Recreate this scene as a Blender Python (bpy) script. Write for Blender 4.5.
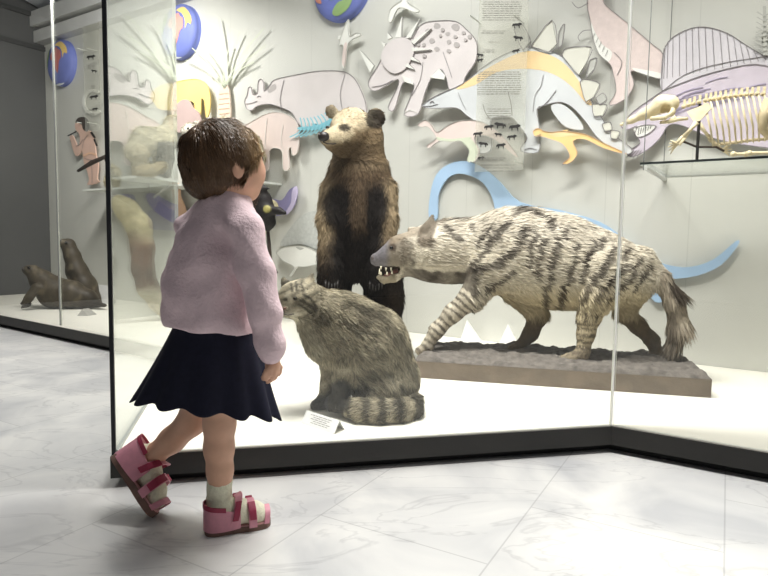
import bpy, bmesh, math, random
import numpy as np
from mathutils import Vector, Matrix

for o in list(bpy.data.objects):
    bpy.data.objects.remove(o, do_unlink=True)
SC = bpy.context.scene
COL = SC.collection
random.seed(7)
RNG = np.random.default_rng(11)

# ------------------------------------------------------------------ camera
F, CX, CY, CAMH = 600.0, 384.0, 288.0, 0.66
PITCH, ROLL = math.radians(4.65), math.radians(0.87)
_f = np.array([0, math.cos(PITCH), -math.sin(PITCH)])
_R = np.array([1.0, 0, 0]); _U = np.array([0, math.sin(PITCH), math.cos(PITCH)])
_r = math.cos(ROLL) * _R + math.sin(ROLL) * _U
_u = -math.sin(ROLL) * _R + math.cos(ROLL) * _U
CAM = np.array([0, 0, CAMH])
cd = bpy.data.cameras.new('camera'); cam = bpy.data.objects.new('camera', cd); COL.objects.link(cam)
cd.sensor_width = 36; cd.lens = F / 768 * 36; cd.clip_start = 0.02
cam.matrix_world = Matrix(((_r[0], _u[0], -_f[0], 0), (_r[1], _u[1], -_f[1], 0), (_r[2], _u[2], -_f[2], CAMH), (0, 0, 0, 1)))
SC.camera = cam
SC.view_settings.view_transform = 'Standard'; SC.view_settings.look = 'None'
SC.view_settings.gamma = 1; SC.view_settings.use_curve_mapping = False
SC.view_settings.exposure = 0.05
SC.cycles.max_bounces = 10; SC.cycles.transparent_max_bounces = 24

# ------------------------------------------------------------------ light
w = bpy.data.worlds.new('world'); SC.world = w; w.use_nodes = True
w.node_tree.nodes['Background'].inputs[0].default_value = (0.95, 0.97, 1.0, 1)
w.node_tree.nodes['Background'].inputs[1].default_value = 0.1

def area_light(name, loc, target, sx, sy, power, color=(1, 1, 1), spread=180):
    l = bpy.data.lights.new(name, 'AREA'); l.shape = 'RECTANGLE'; l.size = sx; l.size_y = sy
    l.energy = power; l.color = color; l.spread = math.radians(spread)
    o = bpy.data.objects.new(name, l); COL.objects.link(o)
    o.location = loc
    o.rotation_euler = (Vector(target) - Vector(loc)).to_track_quat('-Z', 'Y').to_euler()
    return o
area_light('case_and_wash_light', (0.12, 1.86, 2.7), (0.2, 2.07, 0.0), 1.5, 0.3, 62, (1, 0.985, 0.96), 120)
area_light('case_and_wash_light', (1.25, 1.72, 2.7), (1.2, 1.8, 0.0), 0.7, 0.3, 16, (1, 0.97, 0.91), 118)
area_light('case_and_wash_light', (-0.28, 2.75, 2.62), (-0.2, 3.7, 1.0), 1.0, 0.25, 19, (1, 0.99, 0.97), 150)  # unseen wash lamp, added to brighten the back wall
area_light('case_and_wash_light', (-2.0, 3.70, 2.42), (-2.5, 4.45, 0.6), 1.0, 0.3, 62, (1, 0.98, 0.95))
area_light('room_ceiling_light', (2.3, 0.2, 2.6), (0.9, 1.0, 0.0), 0.6, 0.6, 8, (1.0, 0.985, 0.96))

# ------------------------------------------------------------------ projection helpers
def ray(x, y):
    return _f + (x - CX) / F * _r - (y - CY) / F * _u
def at(x, y, Y):
    d = ray(x, y); return CAM + d * (Y / d[1])
def on_z(x, y, z):
    d = ray(x, y); return CAM + d * ((z - CAMH) / d[2])
def proj(P):
    q = np.asarray(P, float) - CAM
    dz = q @ _f
    return CX + F * (q @ _r) / dz, CY - F * (q @ _u) / dz
DECK = 0.088
WS, W0 = -0.6465, 3.788                       # back wall: y = W0 + WS*x
WN = -np.array([-WS, 1.0, 0]); WN /= np.linalg.norm(WN)     # towards the viewer
WD = np.array([1.0, WS, 0]); WD /= np.linalg.norm(WD)       # along the wall to the right
WP = np.array([0, W0, 0])
def wp(x, y, off=0.0):
    d = ray(x, y); p0 = WP + WN * off
    return CAM + d * (((p0 - CAM) @ WN) / (d @ WN))

# ------------------------------------------------------------------ materials
def lin(c):
    r = []
    for v in c[:3]:
        v = v / 255.0
        r.append(v / 12.92 if v <= 0.04045 else ((v + 0.055) / 1.055) ** 2.4)
    return (r[0], r[1], r[2], 1)
MATS = {}
def mat(name, rgb, rough=0.6, metal=0.0, noise=None, bump=None, spec=0.5):
    """noise=(scale, amount)  bump=(scale, strength)"""
    if name in MATS: return MATS[name]
    m = bpy.data.materials.new(name); m.use_nodes = True
    nt = m.node_tree; b = nt.nodes['Principled BSDF']
    b.inputs['Base Color'].default_value = lin(rgb); b.inputs['Roughness'].default_value = rough
    b.inputs['Metallic'].default_value = metal; b.inputs['Specular IOR Level'].default_value = spec
    tc = nt.nodes.new('ShaderNodeTexCoord')
    if noise:
        n = nt.nodes.new('ShaderNodeTexNoise'); n.inputs['Scale'].default_value = noise[0]; n.inputs['Detail'].default_value = 4
        nt.links.new(tc.outputs['Object'], n.inputs['Vector'])
        r = nt.nodes.new('ShaderNodeValToRGB'); c = lin(rgb); a = noise[1]
        r.color_ramp.elements[0].position = 0.3; r.color_ramp.elements[1].position = 0.7
        r.color_ramp.elements[0].color = tuple(v * (1 - a) for v in c[:3]) + (1,)
        r.color_ramp.elements[1].color = tuple(min(1, v * (1 + a)) for v in c[:3]) + (1,)
        nt.links.new(n.outputs['Fac'], r.inputs['Fac']); nt.links.new(r.outputs['Color'], b.inputs['Base Color'])
    if bump:
        n2 = nt.nodes.new('ShaderNodeTexNoise'); n2.inputs['Scale'].default_value = bump[0]; n2.inputs['Detail'].default_value = 5
        nt.links.new(tc.outputs['Object'], n2.inputs['Vector'])
        bp = nt.nodes.new('ShaderNodeBump'); bp.inputs['Strength'].default_value = bump[1]; bp.inputs['Distance'].default_value = 0.01
        nt.links.new(n2.outputs['Fac'], bp.inputs['Height']); nt.links.new(bp.outputs['Normal'], b.inputs['Normal'])
    MATS[name] = m
    return m

def mat_vcol(name, rough=0.75, nscale=60, namt=0.25, bump=0.0, spec=0.25, stretch=(1, 1, 1)):
    m = bpy.data.materials.new(name); m.use_nodes = True
    nt = m.node_tree; b = nt.nodes['Principled BSDF']; b.inputs['Roughness'].default_value = rough
    b.inputs['Specular IOR Level'].default_value = spec
    at_ = nt.nodes.new('ShaderNodeAttribute'); at_.attribute_name = 'Col'
    tc = nt.nodes.new('ShaderNodeTexCoord'); mp = nt.nodes.new('ShaderNodeMapping'); mp.inputs['Scale'].default_value = stretch
    n = nt.nodes.new('ShaderNodeTexNoise'); n.inputs['Scale'].default_value = nscale; n.inputs['Detail'].default_value = 4
    nt.links.new(tc.outputs['Object'], mp.inputs['Vector']); nt.links.new(mp.outputs['Vector'], n.inputs['Vector'])
    mr = nt.nodes.new('ShaderNodeMapRange'); mr.inputs['From Min'].default_value = 0.3; mr.inputs['From Max'].default_value = 0.7
    mr.inputs['To Min'].default_value = 1 - namt; mr.inputs['To Max'].default_value = 1 + namt
    nt.links.new(n.outputs['Fac'], mr.inputs['Value'])
    mx = nt.nodes.new('ShaderNodeVectorMath'); mx.operation = 'SCALE'
    nt.links.new(at_.outputs['Color'], mx.inputs[0]); nt.links.new(mr.outputs['Result'], mx.inputs['Scale'])
    nt.links.new(mx.outputs['Vector'], b.inputs['Base Color'])
    if bump:
        bp = nt.nodes.new('ShaderNodeBump'); bp.inputs['Strength'].default_value = bump; bp.inputs['Distance'].default_value = 0.01
        nt.links.new(n.outputs['Fac'], bp.inputs['Height']); nt.links.new(bp.outputs['Normal'], b.inputs['Normal'])
    return m

def glass_mat(name, tint=(0.93, 0.955, 0.94), veil=0.0):
    m = bpy.data.materials.new(name); m.use_nodes = True
    nt = m.node_tree; nt.nodes.clear()
    out = nt.nodes.new('ShaderNodeOutputMaterial')
    t = nt.nodes.new('ShaderNodeBsdfTransparent'); t.inputs[0].default_value = tint + (1,)
    g = nt.nodes.new('ShaderNodeBsdfGlossy'); g.inputs['Roughness'].default_value = 0.0; g.inputs[0].default_value = (0.97, 0.99, 0.98, 1)
    lw = nt.nodes.new('ShaderNodeLayerWeight'); lw.inputs['Blend'].default_value = 0.5
    p = nt.nodes.new('ShaderNodeMath'); p.operation = 'POWER'; p.inputs[1].default_value = 5.0
    nt.links.new(lw.outputs['Facing'], p.inputs[0])
    ma = nt.nodes.new('ShaderNodeMath'); ma.operation = 'MULTIPLY_ADD'; ma.inputs[1].default_value = 0.96; ma.inputs[2].default_value = 0.035
    nt.links.new(p.outputs[0], ma.inputs[0])
    mx = nt.nodes.new('ShaderNodeMixShader')
    nt.links.new(ma.outputs[0], mx.inputs[0]); nt.links.new(t.outputs[0], mx.inputs[1]); nt.links.new(g.outputs[0], mx.inputs[2])
    last = mx
    if veil:
        d = nt.nodes.new('ShaderNodeBsdfDiffuse'); d.inputs[0].default_value = (0.8, 0.8, 0.74, 1)
        m2 = nt.nodes.new('ShaderNodeMixShader'); m2.inputs[0].default_value = veil
        nt.links.new(mx.outputs[0], m2.inputs[1]); nt.links.new(d.outputs[0], m2.inputs[2]); last = m2
    nt.links.new(last.outputs[0], out.inputs[0])
    return m

M_glass = glass_mat('clear_glass', (0.975, 0.98, 0.97))
M_film = glass_mat('clear_film', (0.97, 0.97, 0.95), 0.13)
M_edge = mat('glass_edge', (214, 216, 208), 0.3)
M_greyedge = mat('grey_edge', (150, 154, 152), 0.35)
M_seal = mat('black_seal', (26, 28, 34), 0.5)
M_black = mat('black_plinth', (30, 28, 25), 0.45, noise=(9, 0.1))
M_toe = mat('toe_black', (9, 9, 10), 0.7)
M_deck = mat('white_deck', (236, 233, 222), 0.55, noise=(3, 0.015))
M_card = mat('white_card', (238, 238, 236), 0.6, noise=(30, 0.02))
M_ink = mat('ink', (128, 123, 125), 0.8)
M_textink = mat('text_ink', (120, 118, 112), 0.8)
M_darkink = mat('dark_ink', (38, 36, 36), 0.8)
M_dark = mat('dark_metal', (30, 28, 26), 0.5)

# ------------------------------------------------------------------ object helpers
def tag(o, label=None, cat=None, group=None, kind=None):
    if label: o['label'] = label
    if cat: o['category'] = cat
    if group: o['group'] = group
    if kind: o['kind'] = kind
    return o
def thing(name, label, cat, loc, group=None):
    o = bpy.data.objects.new(name, None); COL.objects.link(o); o.location = [float(v) for v in loc]
    o.empty_display_size = 0.05
    return tag(o, label, cat, group)
def origin(o):
    p = Vector((0, 0, 0))
    while o is not None:
        p = p + o.location; o = o.parent
    return np.array(p)
def mesh_obj(name, verts, faces, m, parent=None, loc=None, smooth=True, mats=None, fmat=None, vcol=None):
    """verts in WORLD coordinates; the object's origin is the parent's origin or loc"""
    V = np.asarray(verts, float)
    org = origin(parent) if parent is not None else (np.array(loc, float) if loc is not None else np.zeros(3))
    me = bpy.data.meshes.new(name)
    me.from_pydata((V - org).tolist(), [], faces if isinstance(faces, list) else faces.tolist())
    for mm in (mats or [m]): me.materials.append(mm)
    if fmat is not None: me.polygons.foreach_set('material_index', np.asarray(fmat, np.int32))
    me.polygons.foreach_set('use_smooth', np.full(len(me.polygons), smooth))
    if vcol is not None:
        a = me.color_attributes.new('Col', 'FLOAT_COLOR', 'POINT')
        c = np.ones((len(V), 4), np.float32); c[:, :3] = vcol; a.data.foreach_set('color', c.ravel())
    me.update()
    o = bpy.data.objects.new(name, me); COL.objects.link(o)
    if parent is not None: o.parent = parent
    elif loc is not None: o.location = [float(v) for v in loc]
    return o

class MB:
    """collects simple shapes in world coordinates -> one mesh"""
    def __init__(s): s.v = []; s.f = []; s.m = []
    def add(s, vs, fs, mi=0):
        b = len(s.v); s.v += [tuple(map(float, p)) for p in vs]
        for f in fs: s.f.append(tuple(i + b for i in f)); s.m.append(mi)
    def hexa(s, lo, hi, mi=0):
        n = len(lo)                                    # prism between two rings
        s.add(list(lo) + list(hi), [tuple(range(n - 1, -1, -1)), tuple(range(n, 2 * n))] +
              [(i, (i + 1) % n, n + (i + 1) % n, n + i) for i in range(n)], mi)
    def box(s, c, ax, ay, az, mi=0):
        c, ax, ay, az = map(lambda q: np.array(q, float), (c, ax, ay, az))
        s.hexa([c - ax - ay - az, c + ax - ay - az, c + ax + ay - az, c - ax + ay - az],
               [c - ax - ay + az, c + ax - ay + az, c + ax + ay + az, c - ax + ay + az], mi)
    def tube(s, pts, rad, n=8, mi=0, closed=False):
        pts = [np.array(p, float) for p in pts]; N = len(pts)
        if not hasattr(rad, '__len__'): rad = [rad] * N
        up = None; vs = []
        for i, p in enumerate(pts):
            t = pts[(i + 1) % N] - pts[i - 1] if closed else pts[min(i + 1, N - 1)] - pts[max(i - 1, 0)]
            t /= (np.linalg.norm(t) + 1e-9)
            if up is None:
                up = np.cross(t, [0.3, 0.2, 1.0]); up /= np.linalg.norm(up)
            up = up - t * (up @ t); up /= (np.linalg.norm(up) + 1e-9); bi = np.cross(t, up)
            for k in range(n):
                a = 2 * math.pi * k / n; vs.append(p + rad[i] * (math.cos(a) * up + math.sin(a) * bi))
        fs = []
        for i in range(N if closed else N - 1):
            j = (i + 1) % N
            for k in range(n): fs.append((i * n + k, i * n + (k + 1) % n, j * n + (k + 1) % n, j * n + k))
        if not closed: fs += [tuple(range(n - 1, -1, -1)), tuple(range((N - 1) * n, N * n))]
        s.add(vs, fs, mi)
    def ball(s, c, r, n=10, mi=0):
        c = np.array(c, float); r = np.array(r if hasattr(r, '__len__') else [r] * 3, float)
        vs = []
        for i in range(n + 1):
            t = math.pi * i / n
            for k in range(2 * n):
                a = math.pi * k / n; vs.append(c + r * np.array([math.sin(t) * math.cos(a), math.sin(t) * math.sin(a), math.cos(t)]))
        fs = []
        for i in range(n):
            for k in range(2 * n):
                fs.append((i * 2 * n + k, (i + 1) * 2 * n + k, (i + 1) * 2 * n + (k + 1) % (2 * n), i * 2 * n + (k + 1) % (2 * n)))
        s.add(vs, fs, mi)
    def build(s, name, m, parent=None, loc=None, smooth=False):
        ms = m if isinstance(m, list) else [m]
        o = mesh_obj(name, s.v, s.f, None, parent, loc, smooth, ms, s.m)
        bm = bmesh.new(); bm.from_mesh(o.data); bmesh.ops.recalc_face_normals(bm, faces=bm.faces); bm.to_mesh(o.data); bm.free()
        return o

# ------------------------------------------------------------------ signed distance modelling
class SDF:
    def __init__(s): s.p = []
    def cap(s, a, b, ra, rb, k=0.02, sy=1.0, sub=False): s.p.append(('c', np.array(a, float), np.array(b, float), ra, rb, k, sy, sub))
    def ell(s, c, r, R=None, k=0.02, sub=False): s.p.append(('e', np.array(c, float), np.array(r, float), np.eye(3) if R is None else np.array(R, float), 0, k, 1, sub))
    def half(s, p, n): s.p.append(('h', np.array(p, float), np.array(n, float), 0, 0, 0, 1, True)); return s
    xf = None
    def px(s, pts, k=0.02, sy=1.0, sub=False):
        """chain of (x, y, Y, r_pixels)"""
        q = [((s.xf or (lambda p_: p_))(at(x, y, Y)), r * Y / F) for x, y, Y, r in pts]
        if len(q) == 1: q = q * 2
        for (a, ra), (b, rb) in zip(q[:-1], q[1:]): s.cap(a, b, ra, rb, k, sy, sub)
        return s
    def field(s, h, disp=None):
        lo = np.full(3, 1e9); hi = np.full(3, -1e9)
        for t, a, b, c, d, k, sy, sub in s.p:
            if sub: continue
            if t == 'c': pts = [(a, max(c, 0)), (b, max(d, 0))]
            else: pts = [(a, max(b))]
            for q, r in pts:
                e = np.array([r, r * max(1, sy), r]) + 4 * h + 0.01
                lo = np.minimum(lo, q - e); hi = np.maximum(hi, q + e)
        n = np.ceil((hi - lo) / h).astype(int) + 1
        ax = [lo[i] + h * np.arange(n[i]) for i in range(3)]
        D = np.full(n, 10.0, np.float32)
        for t, a, b, c, d, k, sy, sub in s.p:
            if t == 'h':
                X, Y, Z = ax[0][:, None, None], ax[1][None, :, None], ax[2][None, None, :]
                D = np.maximum(D, ((X - a[0]) * b[0] + (Y - a[1]) * b[1] + (Z - a[2]) * b[2]).astype(np.float32)); continue
            if t == 'c':
                r = max(c, d); e = np.array([r, r * max(1, sy), r]) + 2 * k + 5 * h
                l = np.minimum(a, b) - e; u = np.maximum(a, b) + e
            else:
                r = max(b); e = r + 2 * k + 5 * h; l = a - e; u = a + e
            i0 = np.clip(np.floor((l - lo) / h).astype(int), 0, n); i1 = np.clip(np.ceil((u - lo) / h).astype(int) + 1, 0, n)
            if np.any(i1 <= i0): continue
            sl = tuple(slice(i0[i], i1[i]) for i in range(3))
            X = ax[0][sl[0]][:, None, None]; Y = ax[1][sl[1]][None, :, None]; Z = ax[2][sl[2]][None, None, :]
            if t == 'c':
                A = a / [1, sy, 1]; B = b / [1, sy, 1]; ba = B - A; L = ba @ ba + 1e-12
                px_, py_, pz_ = X - A[0], Y / sy - A[1], Z - A[2]
                tt = np.clip((px_ * ba[0] + py_ * ba[1] + pz_ * ba[2]) / L, 0, 1)
                dd = np.sqrt((px_ - tt * ba[0]) ** 2 + (py_ - tt * ba[1]) ** 2 + (pz_ - tt * ba[2]) ** 2) - (c + (d - c) * tt)
                if sy < 1: dd = dd * max(sy, 0.5)
            else:
                P = [X - a[0], Y - a[1], Z - a[2]]
                q = [(c[i][0] * P[0] + c[i][1] * P[1] + c[i][2] * P[2]) for i in range(3)]
                k0 = np.sqrt(sum((q[i] / b[i]) ** 2 for i in range(3))); k1 = np.sqrt(sum((q[i] / b[i] ** 2) ** 2 for i in range(3))) + 1e-9
                dd = k0 * (k0 - 1) / k1
            old = D[sl]
            if sub:
                dd = -dd; hh = np.clip(0.5 - 0.5 * (old - dd) / k, 0, 1)
                D[sl] = old + (dd - old) * hh + k * hh * (1 - hh)
            else:
                hh = np.clip(0.5 + 0.5 * (old - dd) / k, 0, 1)
                D[sl] = old + (dd - old) * hh - k * hh * (1 - hh)
        if disp is not None:
            X, Y, Z = np.meshgrid(*ax, indexing='ij', sparse=True)
            D = D + disp(X, Y, Z).astype(np.float32)
        return D, lo, h
    def mesh(s, h, disp=None, smooth=1):
        D, lo, h = s.field(h, disp)
        return nets(D, lo, h, smooth)

def nets(D, lo, h, smooth=1):
    S = D < 0; n = np.array(D.shape)
    cnt = np.zeros(n - 1, np.int8)
    corners = [(i, j, k) for i in (0, 1) for j in (0, 1) for k in (0, 1)]
    def sh(A, c): return A[c[0]:n[0] - 1 + c[0], c[1]:n[1] - 1 + c[1], c[2]:n[2] - 1 + c[2]]
    for c in corners: cnt += sh(S, c)
    act = (cnt > 0) & (cnt < 8)
    idx = np.argwhere(act); ids = np.full(n - 1, -1, np.int64); ids[act] = np.arange(len(idx))
    vals = {c: D[idx[:, 0] + c[0], idx[:, 1] + c[1], idx[:, 2] + c[2]] for c in corners}
    acc = np.zeros((len(idx), 3)); num = np.zeros(len(idx))
    for ci in corners:
        for axis in range(3):
            if ci[axis] == 1: continue
            cj = list(ci); cj[axis] = 1; cj = tuple(cj)
            a, b = vals[ci], vals[cj]; m = (a < 0) != (b < 0)
            t = np.where(m, a / np.where(m, a - b, 1), 0)
            pt = np.tile(np.array(ci, float), (len(idx), 1)); pt[:, axis] = t
            acc[m] += pt[m]; num[m] += 1
    V = lo + h * (idx + acc / num[:, None])
    quads = []
    for axis in range(3):
        o1, o2 = [(1, 2), (2, 0), (0, 1)][axis]
        sa = [slice(None)] * 3; sb = [slice(None)] * 3; sa[axis] = slice(0, -1); sb[axis] = slice(1, None)
        A = S[tuple(sa)]; B = S[tuple(sb)]
        e = np.argwhere(A != B); inside = A[e[:, 0], e[:, 1], e[:, 2]]
        ok = (e[:, o1] > 0) & (e[:, o2] > 0) & (e[:, o1] < n[o1] - 1) & (e[:, o2] < n[o2] - 1)
        e = e[ok]; inside = inside[ok]
        def g(d1, d2):
            q = e.copy(); q[:, o1] += d1; q[:, o2] += d2; return ids[q[:, 0], q[:, 1], q[:, 2]]
        q = np.stack([g(-1, -1), g(0, -1), g(0, 0), g(-1, 0)], 1)
        q[~inside] = q[~inside][:, ::-1]
        quads.append(q)
    Q = np.concatenate(quads)
    Q = Q[(Q >= 0).all(1)]
    for _ in range(smooth):
        s_ = np.zeros_like(V); c_ = np.zeros(len(V))
        for a in range(4):
            b = (a + 1) % 4
            np.add.at(s_, Q[:, a], V[Q[:, b]]); np.add.at(c_, Q[:, a], 1)
            np.add.at(s_, Q[:, b], V[Q[:, a]]); np.add.at(c_, Q[:, b], 1)
        V = 0.5 * V + 0.5 * s_ / c_[:, None]
    return V, Q

def fur(V, Q, n, length, width, groom, color, lift=0.35, seed=1, jitter=0.18, keep=None, dirj=0.25, curl=0.0):
    """flat tapering blades lying along the groom direction; returns verts, faces, colours"""
    rg = np.random.default_rng(seed)
    p = V[Q]; e1 = p[:, 2] - p[:, 0]; e2 = p[:, 3] - p[:, 1]; N = np.cross(e1, e2); A = np.linalg.norm(N, axis=1)
    fi = rg.choice(len(Q), n, p=A / A.sum())
    w_ = rg.random((n, 2)); q = p[fi]
    P = (q[:, 0] * ((1 - w_[:, 0]) * (1 - w_[:, 1]))[:, None] + q[:, 1] * (w_[:, 0] * (1 - w_[:, 1]))[:, None] +
         q[:, 2] * (w_[:, 0] * w_[:, 1])[:, None] + q[:, 3] * ((1 - w_[:, 0]) * w_[:, 1])[:, None])
    Nn = N[fi] / (A[fi][:, None] + 1e-12)
    if keep is not None:
        m = keep(P); P, Nn = P[m], Nn[m]; n = len(P)
    G = groom(P) + rg.normal(0, dirj, (n, 3))
    G = G - Nn * (G * Nn).sum(1)[:, None]; G /= (np.linalg.norm(G, axis=1)[:, None] + 1e-9)
    L = length(P) if callable(length) else np.full(n, length)
    L = L * rg.uniform(0.65, 1.25, n)
    W = (width if not callable(width) else width(P)) * rg.uniform(0.7, 1.3, n)
    lf = lift * rg.uniform(0.4, 1.5, n)
    T = np.cross(G, Nn) + Nn * rg.normal(0, 0.35, n)[:, None]
    d1 = G + Nn * lf[:, None]; d2 = G + Nn * (lf * 0.6 - curl)[:, None]
    b0 = P - Nn * 0.001
    m1 = b0 + d1 * (L * 0.5)[:, None]; tip = m1 + d2 * (L * 0.5)[:, None]
    hw = T * (W * 0.5)[:, None]
    vs = np.stack([b0 - hw, b0 + hw, m1 - hw * 0.8, m1 + hw * 0.8, tip], 1).reshape(-1, 3)
    base = np.arange(n) * 5
    fs = [(b, b + 1, b + 3, b + 2) for b in base.tolist()] + [(b + 2, b + 3, b + 4) for b in base.tolist()]
    C = color(P) * rg.uniform(1 - jitter, 1 + jitter, n)[:, None]
    return vs, fs, np.repeat(C, 5, 0)

def segdist(x, y, pts):
    d = np.full(np.shape(x), 1e9)
    for (x0, y0), (x1, y1) in zip(pts[:-1], pts[1:]):
        dx, dy = x1 - x0, y1 - y0; t = np.clip(((x - x0) * dx + (y - y0) * dy) / (dx * dx + dy * dy + 1e-9), 0, 1)
        d = np.minimum(d, np.hypot(x - x0 - t * dx, y - y0 - t * dy))
    return d
def sstep(a, b, x):
    t = np.clip((x - a) / (b - a), 0, 1); return t * t * (3 - 2 * t)
def L3(*c): return np.array(lin(c)[:3])
def mixc(A, B, t): return A + (B - A) * np.asarray(t)[..., None]
def vnoise(P, s, seed=0):
    """cheap smooth pseudo noise in -1..1"""
    rg = np.random.default_rng(seed); out = 0
    for i in range(6):
        k = rg.normal(0, 1, 3) * s * (0.6 + 0.35 * i); out = out + np.sin(P @ k + rg.uniform(0, 6.3)) / (1 + 0.35 * i)
    return np.clip(out / 2.4, -1, 1)

def smooth_poly(pts, sub=4, closed=True):
    pts = [np.array(p, float) for p in pts]; n = len(pts); out = []
    for i in range(n if closed else n - 1):
        if closed: p0, p1, p2, p3 = pts[i - 1], pts[i], pts[(i + 1) % n], pts[(i + 2) % n]
        else: p0, p1, p2, p3 = pts[max(i - 1, 0)], pts[i], pts[i + 1], pts[min(i + 2, n - 1)]
        for j in range(sub):
            t = j / sub
            out.append(0.5 * (2 * p1 + (p2 - p0) * t + (2 * p0 - 5 * p1 + 4 * p2 - p3) * t * t + (3 * p1 - p0 - 3 * p2 + p3) * t ** 3))
    if not closed: out.append(pts[-1])
    return out

# ================================================================== SETTING
def v2(p): return np.array([p[0], p[1], 0.0])
pA = v2(on_z(110, 455.5, DECK)); pB = v2(on_z(612, 425.5, DECK)); pC = v2(on_z(768, 452, DECK))
pD = v2(on_z(178, 350, DECK)); pE = v2(on_z(0, 315, DECK)); pJ = v2(on_z(60, 325.5, DECK))
pC2 = pB + (pC - pB) * 3.3
CORN = np.array([-3.29, W0 + WS * -3.29, 0]); SD = np.array([-0.545, -0.84, 0]); SD /= np.linalg.norm(SD)
def isect(p, d, q, e):
    A = np.array([[d[0], -e[0]], [d[1], -e[1]]]); t = np.linalg.solve(A, (q - p)[:2]); return p + d * t[0]
pE3 = isect(pD, pE - pD, CORN, SD)
WR = np.array([2.75, W0 + WS * 2.75, 0])
Zh = np.array([0, 0, 1.0])

# marble floor
def marble():
    m = bpy.data.materials.new('marble_floor'); m.use_nodes = True; nt = m.node_tree; b = nt.nodes['Principled BSDF']
    b.inputs['Roughness'].default_value = 0.38
    tc = nt.nodes.new('ShaderNodeTexCoord'); mp = nt.nodes.new('ShaderNodeMapping')
    nt.links.new(tc.outputs['Object'], mp.inputs['Vector'])
    n1 = nt.nodes.new('ShaderNodeTexNoise'); n1.inputs['Scale'].default_value = 2.6; n1.inputs['Detail'].default_value = 7; n1.inputs['Distortion'].default_value = 1.0
    nt.links.new(mp.outputs[0], n1.inputs['Vector'])
    r1 = nt.nodes.new('ShaderNodeValToRGB'); e = r1.color_ramp.elements
    e[0].position = 0.3; e[0].color = lin((182, 183, 185)); e[1].position = 0.62; e[1].color = lin((219, 218, 215))
    nt.links.new(n1.outputs['Fac'], r1.inputs['Fac'])
    # veins
    mp2 = nt.nodes.new('ShaderNodeMapping'); mp2.inputs['Rotation'].default_value = (0, 0, 0.5); mp2.inputs['Scale'].default_value = (1, 2.6, 1)
    nt.links.new(tc.outputs['Object'], mp2.inputs['Vector'])
    n2 = nt.nodes.new('ShaderNodeTexNoise'); n2.inputs['Scale'].default_value = 1.7; n2.inputs['Detail'].default_value = 5; n2.inputs['Distortion'].default_value = 1.4
    nt.links.new(mp2.outputs[0], n2.inputs['Vector'])
    r2 = nt.nodes.new('ShaderNodeValToRGB'); e = r2.color_ramp.elements
    e[0].position = 0.485; e[0].color = (1, 1, 1, 1); e[1].position = 0.515; e[1].color = (1, 1, 1, 1)
    k = r2.color_ramp.elements.new(0.5); k.color = (0.84, 0.84, 0.85, 1)
    nt.links.new(n2.outputs['Fac'], r2.inputs['Fac'])
    mul = nt.nodes.new('ShaderNodeMixRGB'); mul.blend_type = 'MULTIPLY'; mul.inputs[0].default_value = 1
    nt.links.new(r1.outputs[0], mul.inputs[1]); nt.links.new(r2.outputs[0], mul.inputs[2])
    # slab joints
    q0 = on_z(561, 467, 0); q1 = on_z(510, 535, 0); ang = math.atan2(q1[1] - q0[1], q1[0] - q0[0])
    mp3 = nt.nodes.new('ShaderNodeMapping'); mp3.vector_type = 'TEXTURE'
    mp3.inputs['Location'].default_value = (q0[0], q0[1], 0); mp3.inputs['Rotation'].default_value = (0, 0, ang)
    nt.links.new(tc.outputs['Object'], mp3.inputs['Vector'])
    br = nt.nodes.new('ShaderNodeTexBrick'); br.inputs['Scale'].default_value = 1; br.inputs['Brick Width'].default_value = 0.62
    br.inputs['Row Height'].default_value = 0.42; br.inputs['Mortar Size'].default_value = 0.0022; br.inputs['Mortar Smooth'].default_value = 0.4
    br.inputs['Color1'].default_value = (1, 1, 1, 1); br.inputs['Color2'].default_value = (0.93, 0.93, 0.94, 1); br.inputs['Mortar'].default_value = (0.74, 0.74, 0.75, 1)
    nt.links.new(mp3.outputs[0], br.inputs['Vector'])
    mu2 = nt.nodes.new('ShaderNodeMixRGB'); mu2.blend_type = 'MULTIPLY'; mu2.inputs[0].default_value = 1
    nt.links.new(mul.outputs[0], mu2.inputs[1]); nt.links.new(br.outputs['Color'], mu2.inputs[2])
    nt.links.new(mu2.outputs[0], b.inputs['Base Color'])
    return m
b = MB(); b.box((0, 3, -0.03), (6, 0, 0), (0, 6, 0), (0, 0, 0.03))
tag(b.build('floor', marble()), kind='structure')

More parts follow.
